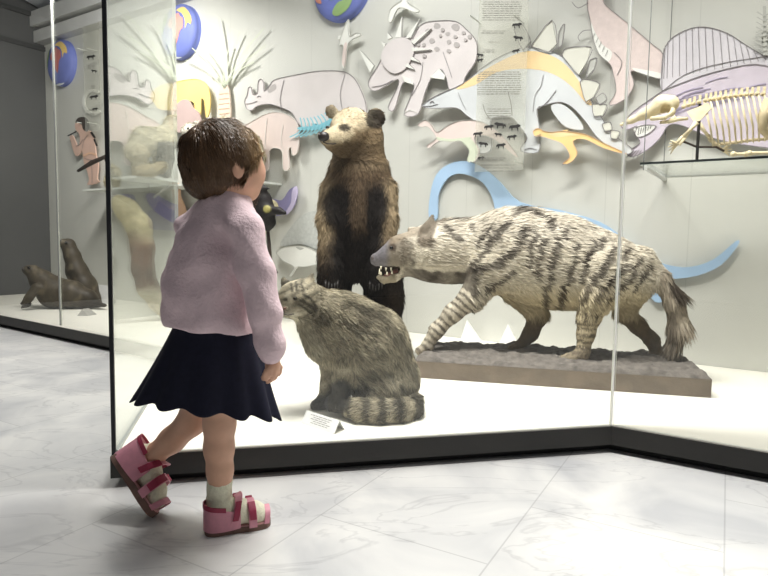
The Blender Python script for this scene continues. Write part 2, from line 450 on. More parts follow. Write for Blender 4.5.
# back wall of painted panels with fine joints
def wall_mat(name, rgb, w_):
    m = bpy.data.materials.new(name); m.use_nodes = True; nt = m.node_tree; b_ = nt.nodes['Principled BSDF']; b_.inputs['Roughness'].default_value = 0.5
    tc = nt.nodes.new('ShaderNodeTexCoord'); sx = nt.nodes.new('ShaderNodeSeparateXYZ'); nt.links.new(tc.outputs['Object'], sx.inputs[0])
    d = nt.nodes.new('ShaderNodeMath'); d.operation = 'DIVIDE'; d.inputs[1].default_value = w_; nt.links.new(sx.outputs[0], d.inputs[0])
    f_ = nt.nodes.new('ShaderNodeMath'); f_.operation = 'FRACT'; nt.links.new(d.outputs[0], f_.inputs[0])
    r = nt.nodes.new('ShaderNodeValToRGB'); c = lin(rgb); e = r.color_ramp.elements
    e[0].position = 0; e[0].color = tuple(v * 0.78 for v in c[:3]) + (1,); e[1].position = 0.011; e[1].color = c
    nt.links.new(f_.outputs[0], r.inputs[0])
    n = nt.nodes.new('ShaderNodeTexNoise'); n.inputs['Scale'].default_value = 1.3; n.inputs['Detail'].default_value = 3; nt.links.new(tc.outputs['Object'], n.inputs['Vector'])
    mr = nt.nodes.new('ShaderNodeMapRange'); mr.inputs['To Min'].default_value = 0.94; mr.inputs['To Max'].default_value = 1.05; nt.links.new(n.outputs['Fac'], mr.inputs[0])
    vm = nt.nodes.new('ShaderNodeVectorMath'); vm.operation = 'SCALE'; nt.links.new(r.outputs[0], vm.inputs[0]); nt.links.new(mr.outputs[0], vm.inputs['Scale'])
    nt.links.new(vm.outputs[0], b_.inputs['Base Color'])
    return m
seam0 = wp(269, 200)
o = bpy.data.objects.new('wall_back', bpy.data.meshes.new('wall_back')); COL.objects.link(o)
bm = bmesh.new()
s_l = (CORN - seam0) @ WD; s_r = (WR - seam0) @ WD
vs = [bm.verts.new(p) for p in ((s_l, 0, 0), (s_r, 0, 0), (s_r, 0.05, 0), (s_l, 0.05, 0), (s_l, 0, 3.4), (s_r, 0, 3.4), (s_r, 0.05, 3.4), (s_l, 0.05, 3.4))]
for f in ((0, 3, 2, 1), (4, 5, 6, 7), (0, 1, 5, 4), (1, 2, 6, 5), (2, 3, 7, 6), (3, 0, 4, 7)): bm.faces.new([vs[i] for i in f])
bm.to_mesh(o.data); bm.free()
o.location = (seam0[0], seam0[1], 0); o.rotation_euler = (0, 0, math.atan2(WD[1], WD[0]))
o.data.materials.append(wall_mat('wall_paint', (206, 206, 199), 0.386)); tag(o, kind='structure')

# dark side wall on the left
sl = CORN + SD * 4.5; nin = np.array([SD[1], -SD[0], 0]);  nin = nin if nin[0] < 0 else -nin
b = MB(); b.hexa([CORN, sl, sl + nin * .06, CORN + nin * .06], [p + Zh * 3.4 for p in (CORN, sl, sl + nin * .06, CORN + nin * .06)])
tag(b.build('wall_left', mat('dark_wall', (84, 84, 84), 0.6, noise=(1.5, 0.12))), kind='structure')
# rails along the side wall
for i, (z0, z1, dpt) in enumerate(((2.69, 2.73, 0.03), (2.40, 2.44, 0.02))):
    a0 = CORN - nin * 0.001; a1 = sl - nin * 0.001
    b = MB(); b.hexa([a0 + Zh * z0, a1 + Zh * z0, a1 - nin * dpt + Zh * z0, a0 - nin * dpt + Zh * z0], [a0 + Zh * z1, a1 + Zh * z1, a1 - nin * dpt + Zh * z1, a0 - nin * dpt + Zh * z1])
    tag(b.build('trim_%d' % (i + 3), mat('dark_rail', (62, 62, 62), 0.6)), kind='structure')
# cornice boards along the top of the back wall (left) and the case ceiling
cr = wp(330, 0)
for i, (z0, z1, dp) in enumerate(((2.46, 2.565, 0.10), (2.60, 2.73, 0.13))):
    a0 = CORN + WD * 0.002; a1 = np.array([cr[0], cr[1], 0])
    q0, q1 = a0 + WN * dp, a1 + WN * dp
    b = MB(); b.hexa([a0 + Zh * z0, a1 + Zh * z0, q1 + Zh * z0, q0 + Zh * z0], [a0 + Zh * z1, a1 + Zh * z1, q1 + Zh * z1, q0 + Zh * z1])
    tag(b.build('trim_%d' % (i + 1), mat('cornice_board', (205, 205, 203), 0.5, noise=(4, 0.12))), kind='structure')
ce = on_z(25, 0, 2.78); fr = ce + (np.array([ce[0], ce[1], 0]) - CORN) * 0.6 * np.array([1, 1, 0])
b = MB(); rim = [CORN, np.array([cr[0], cr[1], 0]), np.array([cr[0] - 0.4, cr[1] - 1.1, 0]), np.array([fr[0], fr[1], 0])]
b.hexa([p * [1, 1, 0] + Zh * 2.78 for p in rim], [p * [1, 1, 0] + Zh * 2.84 for p in rim])
tag(b.build('ceiling', mat('case_ceiling', (176, 180, 186), 0.6)), kind='structure')

# platform
chain = [pE3, pD, pA, pB, pC2]
inset = [None] * 5
def offs(c, d):
    out = []
    for i in range(len(c)):
        def nrm(a, b_):
            t = (b_ - a); t = t / np.linalg.norm(t); n_ = np.array([-t[1], t[0], 0]); return n_
        if i == 0: out.append(c[0] + nrm(c[0], c[1]) * d)
        elif i == len(c) - 1: out.append(c[-1] + nrm(c[-2], c[-1]) * d)
        else:
            n0, n1 = nrm(c[i - 1], c[i]), nrm(c[i], c[i + 1]); m = n0 + n1; m /= np.linalg.norm(m); out.append(c[i] + m * d / max(0.3, m @ n0))
    return out
back = [WR + WN * .002, CORN + WN * .002 - SD * -.004]
def slab(name, front, z0, z1, m, par):
    b_ = MB(); ring = front + back
    n = len(ring); lo_ = [p + Zh * z0 for p in ring]; hi_ = [p + Zh * z1 for p in ring]
    b_.hexa(lo_, hi_)
    o_ = b_.build(name, m, par); bm_ = bmesh.new(); bm_.from_mesh(o_.data); bmesh.ops.triangulate(bm_, faces=[f for f in bm_.faces if len(f.verts) > 4]); bm_.to_mesh(o_.data); bm_.free(); return o_
plat = thing('display_platform', 'low white-topped display platform with black edge under the stuffed animals', 'platform', (0, 3, 0))
slab('deck', offs(chain, 0.004), DECK - 0.004, DECK, M_deck, plat)
slab('fascia', chain, 0.026, DECK - 0.004, M_black, plat)
slab('toe_kick', offs(chain, 0.035), 0.0, 0.026, M_toe, plat)

# glass panes
def pane(a, b_, label, end_a=0.0, end_b=0.0, inset_=0.005, th=0.008, top=2.74):
    t = (b_ - a); L = np.linalg.norm(t); t = t / L; n_ = np.array([-t[1], t[0], 0])
    a1 = a + t * end_a + n_ * inset_; b1 = b_ - t * end_b + n_ * inset_
    c = (a1 + b1) / 2
    g = thing('glass_pane', label, 'glass pane', (c[0], c[1], DECK), 'glass panes of the display case')
    mb = MB(); z0, z1 = DECK + 0.0005, top
    q = [a1, b1, b1 + n_ * th, a1 + n_ * th]
    mb.add([p + Zh * z0 for p in q] + [p + Zh * z1 for p in q], [(0, 1, 5, 4), (2, 3, 7, 6)], 0)
    mb.add([p + Zh * z0 for p in q] + [p + Zh * z1 for p in q], [(1, 2, 6, 5), (3, 0, 4, 7), (0, 3, 2, 1), (4, 5, 6, 7)], 1)
    mb.build('sheet', [M_glass, M_edge], g)
    return g, a1, b1, t, n_
def strip(g, name, p, t, n_, w_, d_, m, z0=DECK + 0.0005, z1=2.74):
    mb = MB(); q = [p - t * w_ / 2 - n_ * d_ / 2, p + t * w_ / 2 - n_ * d_ / 2, p + t * w_ / 2 + n_ * d_ / 2, p - t * w_ / 2 + n_ * d_ / 2]
    mb.hexa([k + Zh * z0 for k in q], [k + Zh * z1 for k in q]); return mb.build(name, m, g)
g, a1, b1, t, n_ = pane(pA, pB, 'big front glass pane between the child and the wildcat', 0.0138, 0.001)
strip(g, 'edge_strip', a1 - t * 0.003, t, n_, 0.005, 0.009, M_greyedge)
strip(g, 'joint_strip', pB + n_ * 0.0025, t, n_, 0.0032, 0.003, mat('lit_joint_edge', (250, 250, 246), .4))  # white colour stands in for the glass edge catching the case light
g, a1, b1, t, n_ = pane(pB, pC2, 'right front glass pane in front of the skeleton shelf', 0.002, 0.0)
g, a1, b1, t, n_ = pane(pD, pA, 'glass side pane running back behind the child from the near corner', 0.03, 0.010)
strip(g, 'edge_seal', b1 + t * 0.0055 + n_ * .004, t, n_, 0.009, 0.010, M_seal)
mb = MB(); q = [a1 - n_ * .002, b1 - n_ * .002, b1 + n_ * .012, a1 + n_ * .012]; mb.hexa([p + Zh * (DECK + .0002) for p in q], [p + Zh * (DECK + .010) for p in q]); mb.build('bottom_channel', M_greyedge, g)
g, a1, b1, t, n_ = pane(pJ, pD, 'glass pane in front of the right part of the seals', 0.001, 0.02)
strip(g, 'joint_strip', pJ + n_ * .0025, t, n_, 0.011, 0.004, mat('joint_grey', (150, 152, 150), .5))
g, a1, b1, t, n_ = pane(pE3, pJ, 'leftmost glass pane in front of the left end of the seals', 0.02, 0.001)

# ================================================================== MURAL CUT-OUTS ON THE WALL
PT = [mat('paint_%d' % i, c, 0.6) for i, c in enumerate([(255, 255, 255)])]
def paint(name, rgb, nz=None): return mat('paint_' + name, rgb, 0.6, noise=nz or (7, 0.05))
def tri_ngon(pts2):
    from mathutils.geometry import tessellate_polygon
    return tessellate_polygon([[Vector((p[0], -p[1], 0)) for p in pts2]])
def cutout(name, label, cat, base, m, layers=(), lines=(), off=0.045, th=0.012, sub=3, group='painted cut-outs on the back wall', base_smooth=True):
    """flat painted panel standing off the wall; base etc. are outlines, layers (outline, material, smooth), lines (points, width_px, material)"""
    mats = [m]; mb = MB()
    def mi(mm):
        if mm not in mats: mats.append(mm)
        return mats.index(mm)
    base2 = smooth_poly(base, sub) if base_smooth else [np.array(p, float) for p in base]
    def plate(p2, o0, o1, k):
        tr = tri_ngon(p2)
        fr_ = [wp(x, y, off) + WN * o1 for x, y in p2]; bk = [wp(x, y, off) + WN * o0 for x, y in p2]; n = len(p2)
        mb.add(fr_ + bk, [tuple(t_) for t_ in tr] + [tuple(n + i for i in t_[::-1]) for t_ in tr] + [(i, (i + 1) % n, n + (i + 1) % n, n + i) for i in range(n)], k)
        return tr
    tr = plate(base2, -th, 0, 0)
    def area(t_): a, c, d = [base2[i] for i in t_]; return abs((c[0] - a[0]) * (d[1] - a[1]) - (c[1] - a[1]) * (d[0] - a[0]))
    bt = max(tr, key=area); cen = sum(base2[i] for i in bt) / 3
    pc = wp(cen[0], cen[1], 0); hw = 0.012
    mb.box(pc + WN * (off - th) / 2, WD * hw, Zh * hw, WN * ((off - th) / 2 - 0.0005), 0)      # the spacer to the wall
    for i, ly in enumerate(layers):
        p2 = smooth_poly(ly[0], sub) if (len(ly) < 3 or ly[2]) else [np.array(p, float) for p in ly[0]]
        plate(p2, -0.0005, 0.0008 + 0.0004 * i + (ly[3] if len(ly) > 3 else 0), mi(ly[1]))
    for ln in lines:
        pts = smooth_poly(ln[0], 3, False) if len(ln[0]) > 2 else [np.array(p, float) for p in ln[0]]
        ribbon(mb, pts, ln[1] * .75, off + 0.004 + (ln[3] if len(ln) > 3 else 0), mi(ln[2]))
    org = pc
    return tag(mb.build(name, mats, None, org), label, cat, group)
def ribbon(mb, pts, wpx, off, k, closed=False, th=0.002):
    pts = [np.array(p, float) for p in pts]
    n = len(pts); top = []; 
    for i in range(n):
        t = (pts[(i + 1) % n] - pts[i - 1]) if closed else pts[min(i + 1, n - 1)] - pts[max(i - 1, 0)]
        t = t / (np.linalg.norm(t) + 1e-9); nn = np.array([-t[1], t[0]]) * wpx / 2
        a, b_ = pts[i] - nn, pts[i] + nn
        top += [wp(a[0], a[1], off), wp(b_[0], b_[1], off), wp(b_[0], b_[1], off - th * 2), wp(a[0], a[1], off - th * 2)]
    fs = []
    for i in range(n if closed else n - 1):
        j = (i + 1) % n
        for q in range(4): fs.append((i * 4 + q, i * 4 + (q + 1) % 4, j * 4 + (q + 1) % 4, j * 4 + q))
    if not closed: fs += [(3, 2, 1, 0), tuple((n - 1) * 4 + q for q in range(4))]
    mb.add(top, fs, k)
def outline(pts, w_=0.8, m=None): return (list(pts) + [pts[0]], w_, m or M_ink)

P_lilac = paint('lilac', (216, 209, 208)); P_spot = paint('spot', (176, 170, 168)); P_white = paint('white', (228, 228, 222))
P_pink = paint('pink', (221, 205, 199)); P_blue = paint('pale_blue', (170, 199, 228)); P_steg = paint('steg', (207, 210, 212))
P_or = paint('orange', (238, 208, 158)); P_plate = paint('plate', (208, 207, 196)); P_gplate = paint('grey_plate', (176, 176, 170))
P_yel = paint('yellow', (238, 214, 132)); P_ochre = paint('ochre', (232, 202, 138)); P_purple = paint('purple', (142, 136, 176)); P_green = paint('pale_green', (206, 212, 190))
P_peach = paint('peach', (232, 190, 160)); P_cyan = paint('cyan', (132, 194, 208)); P_skin = paint('painted_skin', (214, 180, 164)); P_grey = paint('stipple', (188, 190, 186), (60, 0.12))
P_sail = paint('sail', (206, 202, 208)); P_dim = paint('dimetrodon', (203, 193, 205), (14, 0.08)); P_rex = paint('rex', (217, 201, 197), (40, 0.06))

arsi = [(248, 88), (251, 87), (252.5, 94), (257, 93), (258, 82), (261, 79), (263.5, 83), (264, 91), (269, 86), (274, 80), (285, 77), (300, 74), (318, 71), (340, 71), (352, 76), (360, 88), (366, 106), (364, 128), (340, 131), (318, 130), (300, 126), (292, 113), (280, 107), (268, 104), (257, 106), (252, 110), (247, 109), (244.5, 101), (247, 95)]
cutout('painted_beast', 'pale lilac horned beast painting behind the pink beast and the bear', 'wall cutout', arsi, P_lilac, [([(268, 88), (275, 84), (276, 89), (269, 93)], P_spot)],
       [outline(arsi, 0.7), ([(246, 104), (252, 103), (257, 101)], 0.7, M_ink), ([(257, 97), (259, 96), (261, 97)], 1.0, M_ink), ([(284, 80), (280, 100), (284, 118)], 0.6, M_ink), ([(345, 74), (340, 95), (345, 120)], 0.6, M_ink)], off=0.03)
horse = [(240, 128), (252, 121), (265, 114), (277, 112), (288, 115), (296, 122), (299, 135), (297, 152), (292, 155), (291, 147), (288, 151), (289, 168), (283, 169), (282, 152), (276, 148), (269, 151), (268, 169), (262, 169), (261, 150), (254, 140), (240, 143)]
cutout('painted_beast', 'pink humpless beast painting directly right of the child\'s head', 'wall cutout', horse, P_pink, (), [outline(horse, 0.5, P_white), ([(267, 118), (265, 140), (266, 150)], 0.5, P_white), ([(283, 125), (281, 140), (284, 152)], 0.5, P_white)], off=0.055)
# fern
mb = MB(); stem = [(300, 128), (312, 128), (324, 124), (336, 117)]
fl = []
for i in range(9):
    t = i / 8; x = 302 + 32 * t; y = 128.5 - 11 * t * t
    for sgn in (-1, 1):
        a = math.radians((-55 if sgn < 0 else 60) - 10 + 30 * (t - .5)); Lf = 15 * (1 - 0.35 * t) if sgn > 0 else 11 * (1 - .2 * t)
        fl.append(([(x, y), (x - Lf * .5 * math.cos(a) * .7, y + Lf * .55 * math.sin(a)), (x - Lf * math.cos(a), y + Lf * math.sin(a))], 1.6, P_cyan))
cutout('painted_fern', 'turquoise fern leaf painting left of the bear\'s snout', 'wall cutout', [(299, 127), (318, 125), (337, 115), (338, 119), (320, 129), (300, 130)], P_cyan, (), fl, off=0.07)

# styracosaurus
body = [(412, 34), (422, 24), (434, 21), (455, 21), (466, 29), (475, 39), (477, 50), (475, 62), (465, 77), (462, 89), (450, 91), (446, 77), (440, 69), (431, 78), (424, 95), (418, 114), (404, 115), (410, 98), (414, 84), (404, 82), (400, 90), (394, 110), (388, 107), (397, 88), (398, 79), (387, 85), (375, 91), (369, 87), (369, 80), (377, 67), (384, 54), (388, 45), (397, 40)]
sp = lambda *p: (list(p), P_white, False, .003)
spk = [sp((371, 73), (360, 50), (375, 66)), sp((387, 44), (382, 42), (385, 48)), sp((389, 40), (388, 33), (393, 38)), sp((396, 38), (403, 17), (402, 38)), sp((406, 39), (421, 19), (412, 38)), sp((412, 42), (432, 29), (415, 45)),
       sp((413, 48), (432, 50), (413, 52)), sp((413, 57), (421, 63), (411, 60)), sp((409, 64), (415, 70), (406, 67))]
spots = []
for (x, y, r) in ((437, 26, 4), (448, 34, 2.5), (456, 27, 4.5), (428, 31, 2.5), (432, 41, 3), (437, 49, 2.5), (449, 42, 2.5), (457, 45, 3.2), (464, 33, 2.2), (470, 37, 2.2), (449, 51, 2.5), (424, 45, 2), (456, 37, 2), (443, 30, 2), (425, 56, 2), (419, 45, 1.8), (441, 36, 1.5), (466, 40, 1.6)):
    spots.append(([(x + r * math.cos(a) * random.uniform(.8, 1.15), y + r * math.sin(a) * random.uniform(.7, 1)) for a in [k * 1.047 for k in range(6)]], P_spot))
frill = [(386, 47), (393, 41), (403, 38), (411, 41), (415, 50), (412, 60), (405, 70), (395, 74), (386, 68), (382, 58)]
belly = [([(403, 76), (412, 80), (414, 85), (405, 82)], P_white, False), ([(431, 78), (440, 69), (446, 76), (445, 80)], P_white, False)]
cutout('painted_dinosaur', 'lilac spotted horned dinosaur painting with a spiked neck frill above the bear', 'wall cutout', body, P_lilac, spots + spk + belly + [(frill, P_lilac)],
       [outline(body, 0.7), outline(frill, 0.9)] + [(list(s[0]) , 0.6, M_ink, .006) for s in spk] + [([(384, 65), (386, 62), (389, 64)], 0.8, M_ink), ([(372, 87), (383, 85), (393, 80)], 0.8, M_ink), ([(443, 52), (448, 66), (452, 78)], 0.7, M_ink), ([(423, 62), (420, 80), (412, 95)], 0.6, M_ink), ([(404, 113), (410, 110), (418, 113)], .6, P_white)], off=0.05)
# stegosaurus
steg = [(422, 105), (432, 98), (444, 92), (462, 84), (479, 70), (501, 56), (526, 47), (548, 50), (566, 59), (579, 75), (590, 97), (600, 115), (613, 134), (631, 148), (628, 154), (613, 149), (597, 137), (585, 121), (572, 107), (560, 102), (545, 105), (537, 109), (539, 125), (540, 138), (538, 152), (523, 152), (521, 147), (527, 138), (519, 126), (510, 117), (491, 119), (492, 134), (490, 151), (477, 151), (478, 126), (466, 115), (457, 108), (441, 108), (426, 108)]
stripe = [(456, 89), (480, 73), (505, 59), (528, 51), (550, 55), (567, 66), (581, 84), (592, 104), (586, 103), (574, 89), (559, 77), (540, 70), (515, 69), (495, 73), (475, 85)]
pl = [[(531, 46), (552, 20), (557, 44), (549, 52)], [(558, 49), (559, 32), (565, 24), (562, 45)], [(562, 55), (567, 48), (591, 47), (588, 60), (579, 75)], [(590, 60), (597, 58), (594, 70), (586, 78)], [(580, 82), (585, 79), (600, 84), (594, 97), (586, 102)], [(592, 104), (607, 105), (603, 116), (594, 116)], [(602, 124), (610, 122), (612, 130), (605, 131)], [(611, 130), (620, 132), (617, 139), (611, 138)], [(514, 30), (521, 23), (531, 42), (523, 50)], [(596, 98), (603, 93), (607, 100), (600, 105)]]
pm = [P_plate, P_gplate, P_plate, P_gplate, P_plate, P_plate, P_plate, P_plate, P_gplate, P_gplate]
cutout('painted_dinosaur', 'large pale blue plated dinosaur painting with an orange back above the hyena', 'wall cutout', steg, P_steg, [(stripe, P_or), ([(551, 106), (561, 104), (573, 112), (583, 126), (580, 130), (566, 127), (556, 117)], P_steg)] + [(p, m_, False, .004) for p, m_ in zip(pl, pm)],
       [outline(steg, 0.8)] + [(list(p) + [p[0]], .9, M_ink, .006) for p in pl] + [([(543, 75), (541, 86), (535, 95), (533, 112)], .6, M_ink), ([(537, 110), (545, 104), (552, 96), (556, 90)], .9, M_ink), ([(458, 92), (461, 100), (466, 110)], .5, M_ink), ([(483, 104), (485, 112), (490, 119)], .8, M_ink), ([(508, 92), (511, 104), (512, 116)], .9, M_ink), ([(430, 103), (432, 101), (434, 103)], 1.2, M_ink), ([(423, 106), (430, 106), (438, 104)], .6, M_ink), ([(524, 150), (530, 148), (537, 150)], .6, M_ink)], off=0.07)
# t-rex
rex = [(589, -14), (602, -10), (604, 3), (615, 13), (630, 25), (652, 44), (663, 54), (664, 78), (643, 74), (631, 71), (634, 84), (627, 97), (616, 104), (609, 104), (616, 91), (613, 73), (610, 64), (599, 54), (593, 38), (590, 20), (587, 5)]
rb = [(591, 22), (594, 30), (602, 44), (612, 52), (608, 62), (599, 54), (593, 38)]
cutout('painted_dinosaur', 'pink two-legged dinosaur painting cut by the top of the view', 'wall cutout', rex, P_rex, [(rb, P_white), ([(632, 68), (645, 70), (663, 74), (663, 79), (643, 75)], P_white)],
       [outline(rex, .6), ([(591, 30), (583, 31), (578, 37), (580, 41)], .9, M_ink), ([(588, 3), (578, 8), (572, 2)], .9, M_ink), ([(614, 52), (622, 62), (617, 75)], .6, M_ink)] +
       [([(595 + i * 3.2, 33 + i * 4.2), (592.5 + i * 3.2, 38 + i * 4.6)], .4, M_ink) for i in range(5)], off=0.04)
# dimetrodon
dim = [(620, 125), (634, 111), (655, 96), (664, 90), (684, 75), (714, 65), (755, 58), (800, 55), (815, 90), (790, 145), (720, 140), (684, 126), (669, 125), (660, 138), (647, 150), (632, 157), (627, 152), (640, 143), (635, 134), (637, 126), (626, 130)]
sail = [(662, 91), (662, 62), (668, 42), (686, 30), (705, 27), (727, 33), (746, 45), (765, 56), (785, 62), (780, 70), (755, 64), (714, 72), (684, 82)]
ly = [(sail, P_sail), ([(634, 128), (642, 125), (655, 126), (647, 134), (637, 137)], P_white)]
ls = [outline(dim, .9), outline(sail, 1.0)]
tops = smooth_poly([(663, 50), (668, 42), (686, 30), (705, 27), (727, 33), (746, 45), (765, 56)], 3, False)
for i in range(1, len(tops), 1):
    x, y = tops[i]; yb = 79 - (x - 664) * .2
    ls.append(([(x, y), (x + 2 + (i - 9) * .5, yb)], .7, M_ink))
P_streak = paint('streak', (170, 160, 184))
for i in range(26):
    xs = random.uniform(662, 745); kx = random.uniform(7, 34); le = random.uniform(14, 32); yl = lambda x: 91 - (x - 662) * .42 if x < 690 else 79.5 - (x - 690) * .27
    ls.append(([(xs, yl(xs) + kx), (xs + le / 2, yl(xs + le / 2) + kx - 1), (xs + le, yl(xs + le) + kx)], random.uniform(.8, 1.6), P_streak))
for i in range(6): ls.append(([(638 + i * 2.4, 135 - i * 1.2), (639 + i * 2.4, 128 - i * .4)], .7, M_darkink))
ls.append(([(635, 128), (644, 125), (656, 126), (648, 134), (637, 137), (634, 130)], .8, M_ink))
for i in range(4): ls.append(([(634 + i * 2.5, 150), (626 + i * 3.5, 158)], .7, M_ink))
cutout('painted_dinosaur', 'purple sail-backed dinosaur painting behind the skeleton', 'wall cutout', dim, P_dim, ly, ls, off=0.05)
# small pale two-legged dinosaur
igu = [(417, 125), (424, 120), (430, 123), (437, 132), (448, 125), (463, 120), (482, 122), (501, 134), (517, 155), (513, 155), (497, 141), (483, 135), (474, 138), (479, 150), (475, 161), (467, 161), (469, 150), (461, 141), (450, 142), (439, 141), (429, 148), (427, 145), (436, 138), (428, 127), (421, 127)]
cutout('painted_dinosaur', 'small pale pink long-necked dinosaur painting under the plated dinosaur\'s head', 'wall cutout', igu, P_pink, [([(461, 141), (470, 138), (478, 150), (474, 161), (467, 161), (469, 150)], P_green), ([(437, 137), (450, 139), (472, 137), (460, 141), (440, 141)], P_green)], [outline(igu, .5, P_gplate)], off=0.10)
yel = [(533, 131), (538, 128), (544, 131), (552, 132), (563, 131), (585, 134), (604, 143), (627, 154), (604, 148), (585, 139), (573, 141), (577, 152), (573, 160), (566, 164), (563, 163), (570, 156), (563, 144), (551, 139), (541, 136), (535, 136)]
cutout('painted_dinosaur', 'slim yellow running dinosaur painting under the plated dinosaur\'s tail', 'wall cutout', yel, P_ochre, [([(548, 133), (565, 132), (580, 135), (570, 136), (556, 137)], P_or)], [outline(yel, .5, P_peach), ([(541, 134), (534, 137)], .6, M_ink), ([(566, 164), (562, 165)], 1, M_ink)], off=0.10)
# plesiosaur
ple = [(429, 218), (430, 195), (436, 175), (449, 164), (466, 161), (483, 168), (500, 182), (520, 202), (560, 210), (600, 222), (626, 240), (647, 257), (668, 265), (690, 267), (714, 259), (736, 241), (738, 245), (721, 265), (696, 276), (668, 279), (652, 277), (664, 298), (655, 302), (640, 286), (600, 270), (540, 262), (500, 240), (494, 203), (483, 183), (468, 175), (455, 174), (445, 181), (438, 196), (437, 218)]
cutout('painted_plesiosaur', 'pale blue long-necked sea reptile painting curving behind the hyena', 'wall cutout', ple, P_blue, (), (), off=0.03)
shark = [(276, 253), (284, 247), (303, 246), (318, 252), (335, 256), (334, 262), (319, 264), (304, 267), (297, 267), (291, 276), (289, 275), (294, 267), (283, 261)]
cutout('painted_fish', 'white fish painting with a lower fin left of the bear\'s arm', 'wall cutout', shark, P_white, [([(296, 247), (304, 248), (300, 250)], P_gplate)], [outline(shark, .5, P_gplate)], off=0.06)
cutout('painted_rock', 'speckled grey painted sea rock above the white fish', 'wall cutout', [(280, 246), (288, 231), (300, 217), (314, 211), (330, 216), (334, 236), (334, 256), (318, 250), (300, 244)], P_grey, (), (), off=0.025)
manta = [(262, 199), (273, 199), (282, 200), (289, 190), (295, 187), (297, 192), (294, 205), (287, 213), (274, 216), (262, 214)]
cutout('painted_fish', 'violet ray-shaped fish painting at the child\'s chin', 'wall cutout', manta, P_purple, [([(292, 191), (296, 186), (298, 192), (294, 206), (288, 214), (285, 213), (291, 203)], paint('lavender', (196, 186, 216)))], (), off=0.05)
whale = [(148, 212), (155, 209), (159, 201), (165, 206), (180, 212), (205, 210), (230, 205), (246, 196), (252, 200), (244, 214), (225, 226), (195, 232), (165, 230), (150, 228)]
cutout('painted_fish', 'big violet whale painting half hidden by the child\'s shoulders', 'wall cutout', whale, P_purple, (), (), off=0.05)
cutout('painted_coral', 'orange painted coral stalk left of the child\'s neck', 'wall cutout', [(171, 184), (179, 184), (180, 196), (185, 208), (184, 218), (175, 214), (173, 200)], P_peach, (), (), off=0.07)
mam = [(150, 95), (160, 86), (172, 83), (184, 80), (197, 79), (206, 84), (210, 97), (209, 112), (206, 117), (204, 101), (201, 99), (200, 114), (194, 117), (194, 103), (186, 101), (178, 107), (170, 110), (158, 108)]
cutout('painted_beast', 'yellow four-legged beast painting above the child\'s hair', 'wall cutout', mam, P_yel, (), [outline(mam, .5, P_ochre)], off=0.06)
cutout('painted_rock', 'dusty pink painted rock under the yellow beast', 'wall cutout', [(171, 130), (172, 112), (180, 101), (188, 100), (193, 108), (199, 114), (200, 132)], paint('dusty', (186, 164, 160)), (), (), off=0.085)
# palms
def palm(tx, ty, lab, leaves):
    ls_ = [([(tx, ty), ((tx + x) / 2 + (2 if x < tx else -2), (ty + y) / 2 - 3), (x, y)], 1.3, P_green) for x, y in leaves]
    cutout('painted_palm', lab, 'wall cutout', [(tx - 5, ty + 2), (tx, ty - 4), (tx + 5, ty + 2), (tx + 6, ty + 34), (tx - 6, ty + 34)], paint('palm_trunk', (220, 203, 186)), (),
           ls_ + [([(tx - 5, ty + 6 + i * 5), (tx + 5, ty + 5 + i * 5)], .6, P_peach) for i in range(5)], off=0.04)
palm(224, 88, 'painted palm with thin pale leaves right of the yellow beast', [(218, 18), (240, 32), (264, 28), (266, 45), (205, 50), (192, 48), (186, 60), (254, 62), (208, 74), (244, 60), (230, 45)])
# pterosaurs
pt1 = [(348, 19), (342, 33), (339, 45), (343, 45), (341, 62), (344, 68), (348, 43), (361, 35), (356, 33), (349, 36)]
cutout('painted_pterosaur', 'white and pink flying reptile painting under the third globe', 'wall cutout', pt1, P_white, [([(344, 45), (347, 44), (345, 66), (342, 62)], P_pink)], [outline(pt1, .4, P_gplate)], off=0.06)
pt2 = [(388, 20), (390, 10), (396, 4), (401, 1), (405, -5), (408, 3), (419, 10), (414, 12), (404, 8), (397, 9), (391, 22)]
cutout('painted_pterosaur', 'white flying reptile painting at the top edge above the spiked dinosaur', 'wall cutout', pt2, P_white, (), [outline(pt2, .4, P_gplate)], off=0.06)
# grey fern on the far right
ls = []
for i in range(8):
    y = 12 + i * 5
    ls += [([(764, y + 4), (757 - 0.3 * i, y)], 1.6, P_gplate), ([(764, y + 4), (773, y)], 1.6, P_gplate)]
cutout('painted_fern', 'grey fern leaf painting at the right edge above the sail', 'wall cutout', [(763, 6), (766, 6), (767, 55), (763, 55)], P_gplate, (), ls, off=0.07, base_smooth=False)
# prehistoric human with flute
hum = [(78, 129), (84, 129.5), (90, 131), (93.5, 138), (95, 147), (96, 156), (98, 163), (97.5, 172), (97, 179), (99, 182), (92, 184.5), (87, 184.5), (89, 180), (87, 171), (84, 163), (83, 156), (81.5, 150), (79.5, 154), (76, 156), (73, 150), (71, 142), (69.5, 137), (72, 135), (75, 141), (77.5, 146.5), (80, 140), (79, 134)]
hair_p = paint('hair', (64, 56, 52))
cutout('painted_human', 'painted prehistoric person with dark hair playing a flute at the left', 'wall cutout', hum, P_skin,
       [([(75, 126), (77, 121), (82, 120), (86, 124), (86, 130), (81, 133), (77, 131.5)], P_skin), ([(75.5, 122.5), (78, 118), (84, 117), (88.5, 121), (89.5, 128), (86.5, 131.5), (83, 129), (81.5, 124.5), (78, 123)], hair_p)],
       [([(67.5, 136), (76.5, 131.5)], 1.6, M_darkink), ([(82, 149), (84, 140), (88, 135)], .5, M_ink), ([(84, 158), (90, 160), (97, 159)], .5, M_ink), ([(91, 160), (92, 171), (92, 183)], .6, M_ink), ([(76, 146), (80, 144), (83, 139)], .6, M_ink), ([(91, 132), (95, 138)], 3, M_darkink), ([(94, 139), (97, 146)], 2.4, M_darkink), ([(83, 156), (90, 153), (96, 155)], 2.5, P_peach)], off=0.05)
